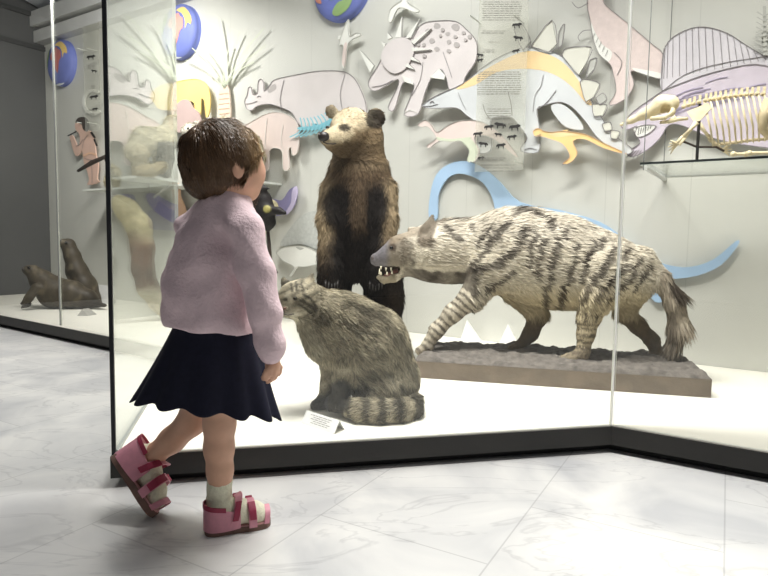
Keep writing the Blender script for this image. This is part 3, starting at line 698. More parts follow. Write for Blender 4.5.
# white ring
ring = [(93 + 11 * math.cos(a), 102 + 13 * math.sin(a)) for a in [math.radians(d) for d in range(-60, -311, -25)]]
cutout('painted_ring', 'open white ring painting above the flute player', 'wall cutout', [(r_[0], r_[1]) for r_ in ring] + [(93 + 8.4 * math.cos(a), 102 + 10.4 * math.sin(a)) for a in [math.radians(d) for d in range(-310, -59, 25)]], P_white, (), (), off=0.03)

# globes: shallow painted domes
CONT = {'a': ([(-.1, .5), (.1, .62), (.25, .5), (.42, .42), (.5, .12), (.38, -.02), (.3, -.3), (.18, -.52), (.06, -.3), (.08, -.02), (-.1, .05), (-.3, .12), (-.32, .36)], (196, 112, 104)),
        'b': ([(-.05, .72), (.2, .86), (.5, .74), (.74, .5), (.8, .25), (.66, .3), (.6, .08), (.54, .32), (.46, .46), (.3, .6), (.12, .66)], (232, 200, 120)), 'c': ([(-.75, .5), (-.55, .62), (-.5, .3), (-.62, .05), (-.72, -.2), (-.85, .1)], (150, 180, 120)),
        'e': ([(-.36, -.915), (-.2, -.925), (0, -.92), (.2, -.93), (.36, -.915), (.22, -.965), (0, -.988), (-.22, -.965)], (236, 240, 244))}
def globe(x, y, R, label, rot=0.0, pal=None):
    c0 = wp(x, y, 0.035); o_ = thing('globe', label, 'globe', c0, 'painted globes')
    U_ = Zh; S_ = WD; N_ = WN; DP = 0.3
    def pt(u, v, e=0.0):
        r2 = min(1, u * u + v * v); return c0 + S_ * u * R + U_ * v * R + N_ * (DP * R * math.sqrt(max(0, 1 - r2)) + e)
    vs, fs = [pt(0, 0)], []; NR, NA = 12, 48
    for i in range(1, NR + 1):
        for k in range(NA): a = 2 * math.pi * k / NA; rr = math.sin(i / NR * math.pi / 2); vs.append(pt(rr * math.cos(a), rr * math.sin(a)))
    for k in range(NA):
        fs.append((0, 1 + k, 1 + (k + 1) % NA))
        for i in range(NR - 1): fs.append((1 + i * NA + k, 1 + (i + 1) * NA + k, 1 + (i + 1) * NA + (k + 1) % NA, 1 + i * NA + (k + 1) % NA))
    last = 1 + (NR - 1) * NA; b0 = len(vs)
    for k in range(NA): vs.append(np.array(vs[last + k]) - N_ * 0.034)
    for k in range(NA): fs.append((last + k, b0 + k, b0 + (k + 1) % NA, last + (k + 1) % NA))
    fs.append(tuple(b0 + k for k in range(NA)))
    mesh_obj('ocean', vs, fs, paint('ocean', (110, 122, 190), (5, 0.2)), o_)
    for key, (p, c) in CONT.items():
        if pal and key in pal: c = pal[key]
        q = smooth_poly([(u * math.cos(rot) - v * math.sin(rot), u * math.sin(rot) + v * math.cos(rot)) for u, v in p], 3)
        # fine patch following the dome: fan of rings towards the centroid
        cu = sum(a[0] for a in q) / len(q); cv = sum(a[1] for a in q) / len(q); n = len(q); vv, ff = [], []
        tr = tri_ngon([(a[0] * 100, -a[1] * 100) for a in q])
        bmx = bmesh.new(); bv = [bmx.verts.new((a[0], a[1], 0)) for a in q]
        for t_ in tr:
            try: bmx.faces.new([bv[i] for i in t_])
            except ValueError: pass
        bmesh.ops.subdivide_edges(bmx, edges=bmx.edges[:], cuts=2, use_grid_fill=True); bmesh.ops.triangulate(bmx, faces=bmx.faces[:])
        bmx.verts.index_update(); vv = [pt(v_.co.x, v_.co.y, 0.0035) for v_ in bmx.verts]; ff = [tuple(v_.index for v_ in f_.verts) for f_ in bmx.faces]; bmx.free()
        mesh_obj('continent', vv, ff, paint('land%d_%d_%d' % tuple(c), c), o_)
    return o_
globe(61, 63, 0.208, 'painted globe in the dim left corner, lowest of the three')
globe(180, 32, 0.205, 'painted globe above the yellow beast, partly behind the side glass', -0.2, {'a': (224, 150, 140)})
globe(341, -14, 0.215, 'painted globe cut off by the top edge above the bear', 2.2, {'a': (150, 200, 130), 'b': (220, 150, 130), 'e': (236, 240, 244)})

# ================================================================== CLEAR TEXT FILM WITH ANIMAL SILHOUETTES
def film(x0, x1, y0, y1, label, rows, sils, off=0.14, block=None):
    c = wp((x0 + x1) / 2, (y0 + y1) / 2, off)
    t_ = thing('text_panel', label, 'text panel', c)
    mb = MB(); q = [wp(x0, y0, off), wp(x1, y0, off), wp(x1, y1, off), wp(x0, y1, off)]
    z1 = q[0][2]; z0 = q[3][2]
    a0, a1 = wp(x0, (y0 + y1) / 2, off), wp(x1, (y0 + y1) / 2, off)
    r_ = [a0 * [1, 1, 0] + Zh * z0, a1 * [1, 1, 0] + Zh * z0, a1 * [1, 1, 0] + Zh * z1, a0 * [1, 1, 0] + Zh * z1]
    mb.hexa(r_, [p - WN * 0.004 for p in r_]); mb.build('film', M_film, t_)
    for sx_, sy_ in ((x0 + 3, y0 + 25), (x1 - 3, y0 + 25), (x0 + 3, y1 - 8), (x1 - 3, y1 - 8)):
        m2 = MB(); m2.tube([wp(sx_, sy_, 0.0005), wp(sx_, sy_, 0) + WN * (off - .0045)], 0.004, 6); m2.build('standoff', M_edge, t_)
    for (ya, yb, n, xs, xe) in rows:
        mb = MB()
        for i in range(n):
            y = ya + (yb - ya) * i / max(1, n - 1); x = xs + random.uniform(0, 3)
            while x < xe - 2:
                l = random.uniform(2, 6); x2 = min(x + l, xe - random.uniform(0, 3))
                if x2 > x: ribbon(mb, [(x, y), (x2, y)], random.uniform(.5, .8), off + .002, 0, th=.0006)
                x += l + 1.1
        mb.build('lettering', M_textink, t_)
    for (x, y, s_, flip) in sils:
        base = [(-1, .1), (-.8, -.25), (-.45, -.3), (.2, -.35), (.55, -.5), (.95, -.3), (.9, -.1), (.6, 0), (.5, .2), (.55, .6), (.4, .6), (.3, .15), (-.2, .12), (-.45, .2), (-.4, .6), (-.58, .6), (-.65, .1), (-.9, .35)]
        p2 = [(x + u * s_ * flip, y + v * s_) for u, v in base]; m2 = MB()
        tr = tri_ngon(p2); fr_ = [wp(a, b_, off + .0015) for a, b_ in p2]; bk = [p - WN * .001 for p in fr_]; n = len(p2)
        m2.add(fr_ + bk, [tuple(k) for k in tr] + [tuple(n + i for i in k[::-1]) for k in tr] + [(i, (i + 1) % n, n + (i + 1) % n, n + i) for i in range(n)])
        m2.build('silhouette', M_darkink, t_)
    return t_
film(477, 526, -2, 172, 'clear hanging text panel with black animal silhouettes over the plated dinosaur',
     [(2, 20, 9, 482, 523), (31, 33, 2, 480, 506), (42, 42, 1, 487, 500), (50, 52, 2, 482, 496), (72, 94, 11, 476, 522), (109, 118, 5, 486, 512), (124, 124, 1, 500, 514), (158, 160, 2, 480, 506), (165, 171, 3, 480, 516)],
     [(517, 25, 5, 1), (518, 38, 5, -1), (516, 51, 4, 1), (480, 55, 3.5, -1), (480, 60, 3.5, 1), (489, 127, 5, 1), (500, 125, 6, -1), (515, 127, 6, 1), (478, 134, 5, 1), (498, 134.5, 4, -1), (512, 137, 5, 1), (483, 144, 5, -1), (501, 145.5, 5, 1), (481, 158, 3.5, 1)])
film(84, 100, 26, 132, 'narrow clear text panel with dark silhouettes at the far left wall', [(66, 68, 2, 87, 97), (110, 114, 2, 86, 97), (86, 88, 2, 90, 98)], [(91, 57, 4.5, 1), (94, 71, 3, -1), (94, 97, 4.5, 1), (95, 109, 3, 1)], off=0.10)

# ================================================================== SHELVES
def pxline(p, d, xt):
    lo_, hi_ = 0.0, 8.0
    for _ in range(50):
        m_ = (lo_ + hi_) / 2
        if proj(p + d * m_)[0] < xt: lo_ = m_
        else: hi_ = m_
    return p + d * lo_
def wall_under(p): return p - WN * ((p - WP) @ WN)
LZ = 1.04
l0 = on_z(82, 189.3, LZ); l1 = pxline(l0, WD, 252)
sh = thing('wall_shelf', 'white wall shelf carrying the pale animals at the left', 'shelf', l0)
mb = MB(); r_ = [l0, l1, wall_under(l1) + WN * .001, wall_under(l0) + WN * .001]; mb.hexa([p - Zh * .014 for p in r_], r_)
mb.build('board', mat('shelf_white', (216, 218, 212), 0.4), sh)
for p in (l0 + WD * .25, l1 - WD * .3):
    mb = MB(); q = wall_under(p); mb.tube([q + WN * .012 - Zh * .16, q + WN * .012 - Zh * .0145], .008, 6); mb.tube([q + WN * .012 - Zh * .13, p - WN * .04 - Zh * .0175], .007, 6); mb.build('bracket', mat('bracket_white', (205, 206, 203), .4), sh)
RZ = 0.985
r0 = on_z(640, 162.5, RZ); r1 = r0 + WD * 1.35
sh = thing('wall_shelf', 'clear glass shelf with dark edge carrying the skeleton at the right', 'shelf', r0)
mb = MB(); q = [r0, r1, wall_under(r1) + WN * .001, wall_under(r0) + WN * .001]; vs = [p - Zh * .009 for p in q] + q
mb.add(vs, [(3, 2, 1, 0), (4, 5, 6, 7)], 0); mb.add(vs, [(0, 1, 5, 4), (1, 2, 6, 5), (2, 3, 7, 6), (3, 0, 4, 7)], 1)
mb.build('glass_plate', [M_glass, mat('dark_glass_edge', (34, 40, 40), .3)], sh)
rb_ = wall_under(r0)
mb = MB(); mb.tube([r0 - WN * .03 + WD * .015 - Zh * .018, rb_ + WN * .002 + WD * .015 - Zh * .018], .010, 8); mb.build('bracket', mat('bracket_white', (205, 206, 203), .4), sh)
for p in (r0 - WN * .012 + WD * .012, rb_ + WN * .03 + WD * .012):
    mb = MB(); mb.tube([p - Zh * .03, p + Zh * 1.7], .0022, 6); mb.build('hanging_wire', mat('wire', (120, 122, 120), .4), sh)

# ================================================================== ANIMAL BUILDER
def animal(name, label, cat, base, sdf, h, color, furspec=(), rough=.75, nscale=70, namt=.18, disp=None, smooth=1):
    root = thing(name, label, cat, base)
    V, Q = sdf.mesh(h, disp, smooth)
    mesh_obj('body', V, Q, mat_vcol(name + '_skin_%d' % len(bpy.data.materials), rough, nscale, namt), root, vcol=color(V))
    if furspec:
        vs, fs, cs = [], [], []; n0 = 0
        for sp_ in furspec:
            v, f, c = fur(V, Q, **sp_)
            vs.append(v); fs += [tuple(i + n0 for i in k) for k in f]; cs.append(c); n0 += len(v)
        mesh_obj('fur', np.concatenate(vs), fs, mat_vcol(name + '_fur_%d' % len(bpy.data.materials), .8, 30, .1, spec=.15), root, vcol=np.concatenate(cs), smooth=False)
    return root
def eyeball(root, p, r, name='eye', c=(14, 11, 9), rough=.12):
    mb = MB(); mb.ball(p, r, 8); return mb.build(name, mat(name + '_%d_%d_%d' % c, c, rough), root, smooth=True)
def px2(P): return proj(P)

# ------------------------------------------------------------------ BEAR
BY = 3.15
s = SDF(); K = .04
s.px([(338, 258, BY + .02, 20), (333, 298, BY, 15), (333, 336, BY + .02, 15)], K)
s.px([(333, 342, BY - .02, 11), (329, 345, BY - .13, 9)], K)
s.px([(381, 262, BY + .02, 22), (384, 300, BY + .02, 18), (384, 336, BY + .02, 16)], K)
s.px([(384, 342, BY - .02, 11), (380, 345, BY - .13, 9)], K)
s.px([(359, 248, BY, 32), (358, 222, BY - .01, 34), (358, 196, BY, 32), (359, 176, BY + .01, 27), (359, 158, BY, 25)], .05, .85)
s.px([(333, 190, BY - .06, 12), (329, 220, BY - .12, 11.5), (330, 250, BY - .15, 10), (331, 268, BY - .18, 9.5), (333, 279, BY - .2, 7)], .03)
s.px([(384, 190, BY - .06, 13), (385, 222, BY - .12, 12), (381, 250, BY - .16, 11), (378, 268, BY - .19, 9.5), (375, 280, BY - .21, 7)], .03)
s.px([(357, 138, BY - .02, 26), (352, 131, BY - .06, 22)], .03)
s.px([(345, 136, BY - .15, 15), (334, 138, BY - .22, 9.5), (326, 138, BY - .25, 7)], .03)
s.px([(342, 148, BY - .15, 10), (331, 146, BY - .22, 5)], .02)
s.px([(373, 121, BY + .0, 9), (375.5, 117.5, BY + .0, 9.5)], .012, .5)
s.half((0, 0, DECK), (0, 0, -1))
s.px([(333, 113, BY + .06, 6.5), (331, 111, BY + .06, 6.5)], .012, .5)
s.px([(375, 118, BY - .045, 5.5)], .012, sub=True)
B_d, B_m, B_l, B_f = L3(20, 15, 12), L3(80, 65, 49), L3(156, 138, 110), L3(196, 182, 154)
def bear_col(P):
    x, y = px2(P); n = vnoise(P, 18, 3)
    C = np.tile(B_m, (len(P), 1)).astype(float)
    side = sstep(20, 36, np.abs(x - 358 + n * 3)); C = mixc(C, B_d, (1 - side) * sstep(172, 192, y + n * 5))
    C = mixc(C, B_l, side * (1 - sstep(225, 270, y)) * sstep(168, 185, y) * .8)
    C = mixc(C, B_d, sstep(238, 275, y + n * 8) * .85)
    for (cx, cy, rx, ry) in ((334, 205, 13, 24), (377, 205, 13, 24)): C = mixc(C, B_d, .95 * (1 - sstep(.6, 1.15, np.hypot((x - cx) / rx, (y - cy) / ry) + n * .1)))
    chest = (1 - sstep(5, 10, np.abs(x - 357 - (y - 190) * .06 + n * 2))) * (1 - sstep(215, 240, y)) * sstep(168, 180, y); C = mixc(C, B_m * .95, chest * .8)
    C = mixc(C, B_l, sstep(174, 160, y) * .35)
    hd = np.maximum(1 - sstep(7, 20, segdist(x + n * 2, y + n * 2, [(362, 112), (342, 117)])), .9 * (1 - sstep(7, 13, segdist(x, y, [(343, 131), (328, 135)])))); C = mixc(C, L3(118, 100, 76), (y < 160) * (x < 384) * .8); C = mixc(C, B_f, hd * .88)
    C = mixc(C, B_m * .8, (1 - sstep(8, 17, np.hypot((x - 352) * .6, y - 154))) * .6)
    C = mixc(C, B_d, (1 - sstep(2.2, 5, np.hypot((x - 344) * .6, y - 127.5))) * .9); C = mixc(C, B_d, (1 - sstep(1.5, 3.5, np.hypot(x - 327, y - 127))) * .8)
    C = mixc(C, B_d, (1 - sstep(9, 11.5, np.hypot(x - 374.5, y - 118.5))) * .9); C = mixc(C, B_d, (1 - sstep(4, 8, np.hypot(x - 331, y - 111))) * .6)
    return C
def bear_groom(P):
    x, y = px2(P); g = np.zeros((len(P), 3)); g[:, 2] = -1
    hd = y < 162; g[hd, 0] = .9; g[hd, 2] = -.35; g[hd, 1] = .3; return g
blen = lambda P: np.where(px2(P)[1] < 158, .016, .038) * np.where(px2(P)[0] < 338, np.where(px2(P)[1] < 158, .6, 1), 1)
bear = animal('brown_bear', 'stuffed brown bear standing upright on its hind legs behind the wildcat', 'bear', (*at(360, 348, BY)[:2], DECK), s, .011, bear_col,
              [dict(n=34000, length=blen, width=.0045, groom=bear_groom, color=bear_col, keep=lambda P: P[:, 2] > DECK + .045, lift=.28, jitter=.32)])
mb = MB(); mb.ball(at(323.5, 136.5, BY - .285), (.028, .018, .024), 8); mb.build('nose', mat('bear_nose', (34, 28, 26), .35), bear, smooth=True)
mb = MB(); mb.tube([at(323, 142, BY - .285), at(327, 143.5, BY - .285), at(333, 144, BY - .27), at(339, 143, BY - .245)], .003, 6); mb.build('mouth_line', mat('mouth', (38, 28, 24), .6), bear)
eyeball(bear, at(343.5, 127.5, BY - .20), .010)
eyeball(bear, at(327.5, 127.5, BY - .13), .009)
for ax_, sg in ((332, -1), (376, 1)):
    for k in range(5):
        x = ax_ - 6 + k * 3; mb = MB(); p = at(x, 282 - abs(k - 2), BY - .22); mb.tube([p, p + np.array([0, -.02, -.018]), p + np.array([0, -.026, -.042])], [.006, .005, .001], 6); mb.build('claw', mat('claw', (34, 29, 26), .5), bear, smooth=True)

# ------------------------------------------------------------------ HYENA ON ITS BASE
HY = lambda x: 2.74 - .0011 * (x - 424)
FL = on_z(419, 378, DECK); FR = on_z(711, 398, DECK); FL[2] = FR[2] = DECK
ud = (FR - FL) / np.linalg.norm(FR - FL); dd = np.array([-ud[1], ud[0], 0]); BD = .46
base = thing('soil_plinth', 'brown board plinth with rough soil top under the hyena', 'base', (FL + FR) / 2 + dd * BD / 2)
mb = MB(); FLx = FL - ud * .02; r_ = [FLx, FR, FR + dd * BD, FLx + dd * BD]; mb.hexa([p + Zh * .0005 for p in r_], [p + Zh * .07 for p in r_])
mb.build('board', mat('base_board', (112, 100, 86), .75, noise=(14, .2), bump=(40, .3)), base)
nx, ny = 120, 50; vs = []; fs = []; BL = np.linalg.norm(FR - FLx)
for j in range(ny + 1):
    for i in range(nx + 1):
        u, v = i / nx, j / ny; p = FLx + ud * BL * u + dd * BD * v; ed = min(u * BL, (1 - u) * BL, v * BD, (1 - v) * BD)
        vs.append(p + Zh * .0706)
V_ = np.array(vs); nz = vnoise(V_, 22, 5) * .5 + vnoise(V_, 60, 6) * .35 + vnoise(V_, 120, 8) * .25
edv = np.minimum(np.minimum(np.linspace(0, 1, nx + 1) * BL, (1 - np.linspace(0, 1, nx + 1)) * BL)[None, :], np.minimum(np.linspace(0, 1, ny + 1) * BD, (1 - np.linspace(0, 1, ny + 1)) * BD)[:, None]).ravel()
V_[:, 2] += np.clip(sstep(0, .016, edv) * (.015 + .021 * nz), 0, 1)
for j in range(ny):
    for i in range(nx): a = j * (nx + 1) + i; fs.append((a, a + 1, a + nx + 2, a + nx + 1))
mesh_obj('soil', V_, fs, mat('soil', (104, 98, 92), .95, noise=(35, .35), bump=(90, .6)), base)
TOPZ = DECK + .088
s = SDF()
def h(x, y, o, r): return (x, y, HY(x) + o, r)
s.px([h(478, 250, 0, 29), h(500, 250, 0, 35), h(523, 255, 0, 43), h(560, 263, 0, 43), h(598, 271, 0, 36), h(628, 276, 0, 29)], .05, .72)
s.px([h(478, 252, 0, 28), h(450, 252, -.01, 29.5), h(428, 253, -.02, 26), h(412, 254.5, -.02, 20)], .04, .75)
s.px([h(408, 253, -.03, 17.5), h(400, 252, -.03, 16)], .03, .8)
s.px([h(400, 251.5, -.03, 14), h(389, 256.5, -.035, 10), h(376.5, 259.5, -.035, 6.8)], .02, .8)                     # upper jaw
s.px([h(404, 268, -.03, 9), h(394, 277, -.035, 5), h(384, 280, -.035, 3.6), h(379, 277, -.035, 3)], .012, .9)   # lower jaw
s.px([h(376, 271.5, -.035, 3), h(388, 271, -.035, 3.8), h(398, 268.5, -.035, 3.4)], .006, 3, sub=True)
s.px([h(423, 241, -.07, 8.5), h(428, 230, -.075, 7), h(432.5, 216, -.07, 2.4)], .012, .45)                      # near ear
s.px([h(418, 238, .05, 7), h(413, 232, .08, 5), h(409, 229, .08, 2)], .012, .45)
s.px([h(425, 232, -.10, 4), h(429, 224, -.10, 2.5)], .008, .6, sub=True)
# legs
s.px([h(490, 270, -.07, 22), h(472, 297, -.09, 12), h(453, 313, -.09, 8.5), h(437, 330, -.09, 6.8), h(428, 344, -.09, 6.2)], .03)
s.px([h(428, 347, -.09, 6), h(420, 351, -.09, 5)], .012)
s.px([h(520, 290, .08, 18), h(538, 315, .09, 9.5), h(531, 333, .09, 6.8), h(522, 344, .09, 6)], .03)
s.px([h(520, 346, .09, 5.5), h(511, 349, .08, 4.5)], .012)
s.px([h(612, 275, -.06, 28), h(596, 298, -.08, 15), h(589, 317, -.08, 10), h(586, 333, -.08, 7.8), h(583, 351, -.08, 7)], .03)
s.px([h(582, 355, -.08, 7), h(564, 360, -.09, 5.5)], .015)
s.px([h(628, 285, .06, 24), h(624, 312, .08, 10), h(638, 326, .09, 7.8), h(652, 340, .09, 6.8), h(657, 353, .09, 6)], .02)
s.px([h(657, 355, .09, 6), h(648, 358, .09, 4.5)], .012)
s.px([h(640, 262, 0, 15), h(660, 278, 0, 8.5), h(674, 300, 0, 9), h(679, 325, 0, 9), h(674, 345, 0, 6), h(672, 354, 0, 3)], .02)
Hc, Hy, Hd, Hg, Hm = L3(212, 203, 184), L3(206, 190, 152), L3(46, 37, 31), L3(136, 124, 108), L3(112, 108, 112)
STR = [([(522, 231), (511, 251), (497, 262), (482, 267), (471, 272)], 3.6), ([(502, 227), (493, 238), (478, 253), (472, 264)], 2.6), ([(489, 229), (482, 236), (474, 246)], 2.0), ([(471, 272), (466, 283), (474, 290)], 3.2), ([(508, 272), (496, 284), (484, 290)], 2.6),
       ([(442, 227), (449, 233), (456, 239)], 2.4), ([(448, 220), (460, 219)], 2.4), ([(466, 226), (470, 231)], 1.6), ([(507, 214), (522, 210), (537, 217), (548, 228)], 2.8),
       ([(532, 232), (527, 250), (526, 266)], 2.4), ([(541, 240), (537, 258), (534, 276)], 2.4), ([(553, 238), (550, 262), (545, 285), (541, 304)], 2.8), ([(574, 246), (568, 266), (562, 290), (556, 306)], 2.8),
       ([(590, 242), (584, 262), (578, 280)], 3.2), ([(611, 249), (600, 268), (589, 288), (580, 300)], 2.8), ([(622, 263), (608, 282), (594, 298)], 2.3), ([(637, 258), (624, 280), (604, 299)], 2.8), ([(648, 266), (632, 288)], 2.4), ([(560, 225), (563, 240)], 2.2), ([(600, 236), (596, 248)], 2.2), ([(626, 248), (618, 258)], 2.2)]
def hy_col(P):
    x, y = px2(P); n = vnoise(P, 30, 9); n2 = vnoise(P, 70, 10); xx, yy = x + n * 2.2 + n2, y + n2 * 2.2
    C = np.tile(Hc, (len(P), 1)).astype(float)
    C = mixc(C, L3(222, 214, 200), sstep(262, 225, y) * .6)
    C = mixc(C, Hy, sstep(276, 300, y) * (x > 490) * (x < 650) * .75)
    C = mixc(C, Hg, (.5 + .5 * n) * .35)
    st = np.zeros(len(P))
    for pts, w_ in STR: st = np.maximum(st, 1 - sstep(w_ * .75, w_ * 1.5, segdist(xx, yy, pts)))
    st = np.maximum(st, 1 - sstep(5.5, 8.5, segdist(xx, y + n2 * 3, [(406, 273), (430, 278.5), (470, 280)])))
    st = np.maximum(st, .8 * (1 - sstep(2, 4, segdist(xx, yy, [(412, 262), (406, 268)]))))
    for (leg, per) in (([(478, 288), (437, 330), (427, 346)], 6.5), ([(589, 304), (585, 352)], 6.0)):
        a0, a1 = np.array(leg[0]), np.array(leg[-1]); d_ = (a1 - a0) / np.linalg.norm(a1 - a0)
        t_ = (x - a0[0]) * d_[0] + (y - a0[1]) * d_[1]; near = 1 - sstep(12, 15, segdist(x, y, leg)); rng = sstep(-4, 6, t_)
        band = sstep(.0, .55, np.sin(2 * math.pi * (t_ + n * 1.6) / per)); st = np.maximum(st, band * near * rng * .9)
    C = mixc(C, Hd, st * (.80 + .15 * n2))
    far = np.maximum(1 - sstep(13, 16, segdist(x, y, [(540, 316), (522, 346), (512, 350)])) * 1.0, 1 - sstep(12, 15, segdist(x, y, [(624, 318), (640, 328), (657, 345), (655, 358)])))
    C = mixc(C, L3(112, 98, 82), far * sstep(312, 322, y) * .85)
    C = mixc(C, Hg * .62, (1 - sstep(12, 24, np.hypot(x - 394, (y - 252)))) * .85); C = mixc(C, L3(122, 108, 90), (1 - sstep(3, 7, segdist(x, y, [(392, 240), (404, 233), (418, 231)]))) * .7)
    C = mixc(C, Hm, sstep(392, 384, x) * (y < 270)); C = mixc(C, L3(70, 58, 50), (1 - sstep(3, 5, np.hypot(x - 392.5, y - 247.5))) * .9)
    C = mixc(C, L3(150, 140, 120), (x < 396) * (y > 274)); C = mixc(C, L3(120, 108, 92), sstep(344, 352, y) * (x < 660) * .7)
    C = mixc(C, L3(70, 40, 36), ((x > 378) & (x < 399) & (y > 266.5) & (y < 274.5)) * .9)
    er = 1 - sstep(6, 9, segdist(x, y, [(424, 240), (432, 218)])); C = mixc(C, L3(92, 80, 66), er * .85)
    tl = sstep(655, 662, x) * (y > 268); C = mixc(C, Hg * 1.05, tl * .75); C = mixc(C, Hd, tl * (1 - sstep(3, 6, segdist(xx, yy, [(672, 284), (680, 298)]))) * .9)
    C = mixc(C, Hd, tl * (1 - sstep(2, 5, segdist(xx, yy, [(672, 310), (674, 350)]))) * .5)
    return C
def hy_groom(P):
    x, y = px2(P); g = np.tile(np.array([.95, -.25, -.25]), (len(P), 1))
    lg = (y > 312) & (x < 660); g[lg] = (0.0, 0, -1)
    bl = (y > 285) & ~lg; g[bl] = (.6, -.1, -.8)
    tl = (x > 655) & (y > 272); g[tl] = (.25, 0, -1); t2 = tl & (y > 330); g[t2] = (-.25, 0, -1)
    m_ = (y < 232) & (x > 436) & (x < 560); g[m_] = (.8, -.2, .12)
    return g
def hy_len(P):
    x, y = px2(P); L = np.full(len(P), .032); L[y < 226] = .05; L[(y > 318)] = .012; L[x < 425] = .018; L[x < 398] = .007
    L[(x < 436) & (y < 238)] = .006
    L[(x > 664) & (y > 280)] = .075; L[(x < 470) & (y > 266)] = .010; L[(x > 500) & (y > 295) & (y < 318)] = .035; return L
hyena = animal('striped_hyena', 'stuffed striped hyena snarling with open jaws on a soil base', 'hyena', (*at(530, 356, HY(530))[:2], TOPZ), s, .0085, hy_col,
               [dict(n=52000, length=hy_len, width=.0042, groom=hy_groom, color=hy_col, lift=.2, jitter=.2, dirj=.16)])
eyeball(hyena, at(391.5, 248, HY(391) - .115), .0085)
mb = MB(); mb.ball(at(373, 258, HY(372) - .045), (.012, .02, .013), 8); mb.build('nose', mat('hyena_nose', (84, 76, 76), .35), hyena, smooth=True)
for (x, y, dn) in ((381, 266, 1), (386, 267.5, 1), (391, 267.5, 1), (381, 275, -1), (379.5, 274, -1.6), (387, 275, -1), (392, 274, -1)):
    p = at(x, y, HY(x) - .065); mb = MB(); mb.tube([p, p - Zh * .016 * dn], [.0055, .001], 6); mb.build('tooth', mat('tooth', (232, 224, 200), .3), hyena, smooth=True)
mb = MB(); mb.tube([at(398, 271, HY(398) - .04), at(390, 274.5, HY(390) - .04), at(384, 275.5, HY(384) - .04)], [.014, .012, .006], 8); mb.build('tongue', mat('tongue', (128, 84, 78), .5), hyena, smooth=True)

# ------------------------------------------------------------------ WILDCAT
CYY = 1.99
s = SDF(); c_ = lambda x, y, o, r: (x, y, CYY + o, r)
s.px([c_(384, 379, 0, 36), c_(366, 346, 0, 40), c_(340, 326, -.01, 33), c_(322, 313, -.03, 23)], .04, .85)
s.px([c_(330, 335, -.02, 29), c_(318, 318, -.04, 22)], .03, .85)
s.px([c_(303, 299, -.05, 21), c_(297, 300, -.07, 20)], .02)
s.px([c_(291, 308, -.10, 9.5), c_(286, 311, -.115, 6.5)], .015)
s.px([c_(305, 311, -.09, 10)], .015)
s.px([c_(307.5, 285, -.07, 8), c_(312, 275.5, -.065, 2.6)], .008, .6)
s.px([c_(288, 288, -.01, 8), c_(283, 279, 0, 2.6)], .008, .6)
s.half((0, 0, DECK), (0, 0, -1))
s.px([c_(346, 355, -.05, 15), c_(343, 380, -.07, 10.5), c_(341, 397, -.07, 9.5)], .02)
s.px([c_(340, 403, -.075, 10.5), c_(333, 403, -.08, 9)], .01)
s.px([c_(333, 360, .04, 14), c_(330, 385, .03, 9), c_(327, 398, .01, 9)], .02)
s.px([c_(323, 403, 0, 9), c_(317, 406, -.01, 7)], .01)
s.px([c_(380, 395, -.06, 24), c_(372, 402, -.09, 14)], .025)
s.px([c_(412, 402, -.04, 11), c_(411, 409, -.09, 12), c_(398, 412, -.13, 13), c_(380, 413, -.145, 13.5), c_(362, 411, -.14, 12.5), c_(350, 408, -.12, 10), c_(345, 406, -.11, 7)], .006)
Cg, Cl, Cd, Cw = L3(122, 115, 97), L3(184, 174, 150), L3(44, 40, 34), L3(200, 192, 170)
def cat_col(P):
    x, y = px2(P); n = vnoise(P, 32, 20); n2 = vnoise(P, 85, 21)
    C = mixc(np.tile(Cg, (len(P), 1)).astype(float), Cl, .5 + .5 * n2); C = mixc(C, Cd, sstep(.0, .6, n) * .6); C = mixc(C, Cd, sstep(.3, .8, vnoise(P, 130, 22)) * .5)
    C = mixc(C, Cw, (1 - sstep(10, 24, segdist(x, y, [(292, 322), (306, 345)]))) * .5)
    C = mixc(C, Cd, (1 - sstep(2, 6, segdist(x + n2 * 2, y, [(346, 302), (380, 316), (402, 345), (414, 375)]))) * .45)
    # head markings
    hd = (x < 320) & (y < 316)
    C = mixc(C, Cd, hd * sstep(.1, .7, np.sin((x * .5 + y * .9) * .75 + n2 * 1.4)) * .5)
    C = mixc(C, Cd, (1 - sstep(1.2, 2.6, segdist(x, y, [(300, 300), (310, 306), (316, 310)]))) * .8)
    C = mixc(C, Cw, (1 - sstep(2, 5, segdist(x, y, [(288, 296), (290, 305)]))) * .6); C = mixc(C, Cw, (1 - sstep(2, 4, segdist(x, y, [(292, 312), (304, 312)]))) * .6)
    for ex, ey in ((295, 298.5), (285.5, 299.5)): C = mixc(C, L3(34, 30, 24), (1 - sstep(1.6, 3.4, np.hypot(x - ex, (y - ey) * 1.4))) * .9)
    for pts in ([(291, 284), (292, 291)], [(296, 282), (297, 291)], [(301, 283), (303, 291)], [(303, 294), (311, 299), (317, 308)], [(300, 305), (308, 311), (314, 317)]): C = mixc(C, Cd, hd * (1 - sstep(.7, 1.7, segdist(x, y, pts))) * .85)
    C = mixc(C, L3(206, 200, 182), (1 - sstep(1.2, 2.6, segdist(x, y, [(287, 313.5), (297, 314)]))) * .8)
    # dark stockings, banded tail
    C = mixc(C, L3(52, 50, 50), (1 - sstep(9, 15, segdist(x, y, [(340, 392), (334, 406)]))) * .9 * (P[:, 1] > CYY - .2) * (x < 351))
    C = mixc(C, L3(72, 72, 74), (x < 328) * sstep(392, 398, y) * .9)
    tl = (y > 398) & (x > 346) & (P[:, 1] < CYY - .07)
    C = mixc(C, Cd, tl * sstep(-.1, .6, np.sin(x * .36 + n * .8 + 1.0)) * .75); C = mixc(C, Cl, tl * sstep(.1, .7, -np.sin(x * .36 + n * .8 + 1.0)) * .5)
    return C
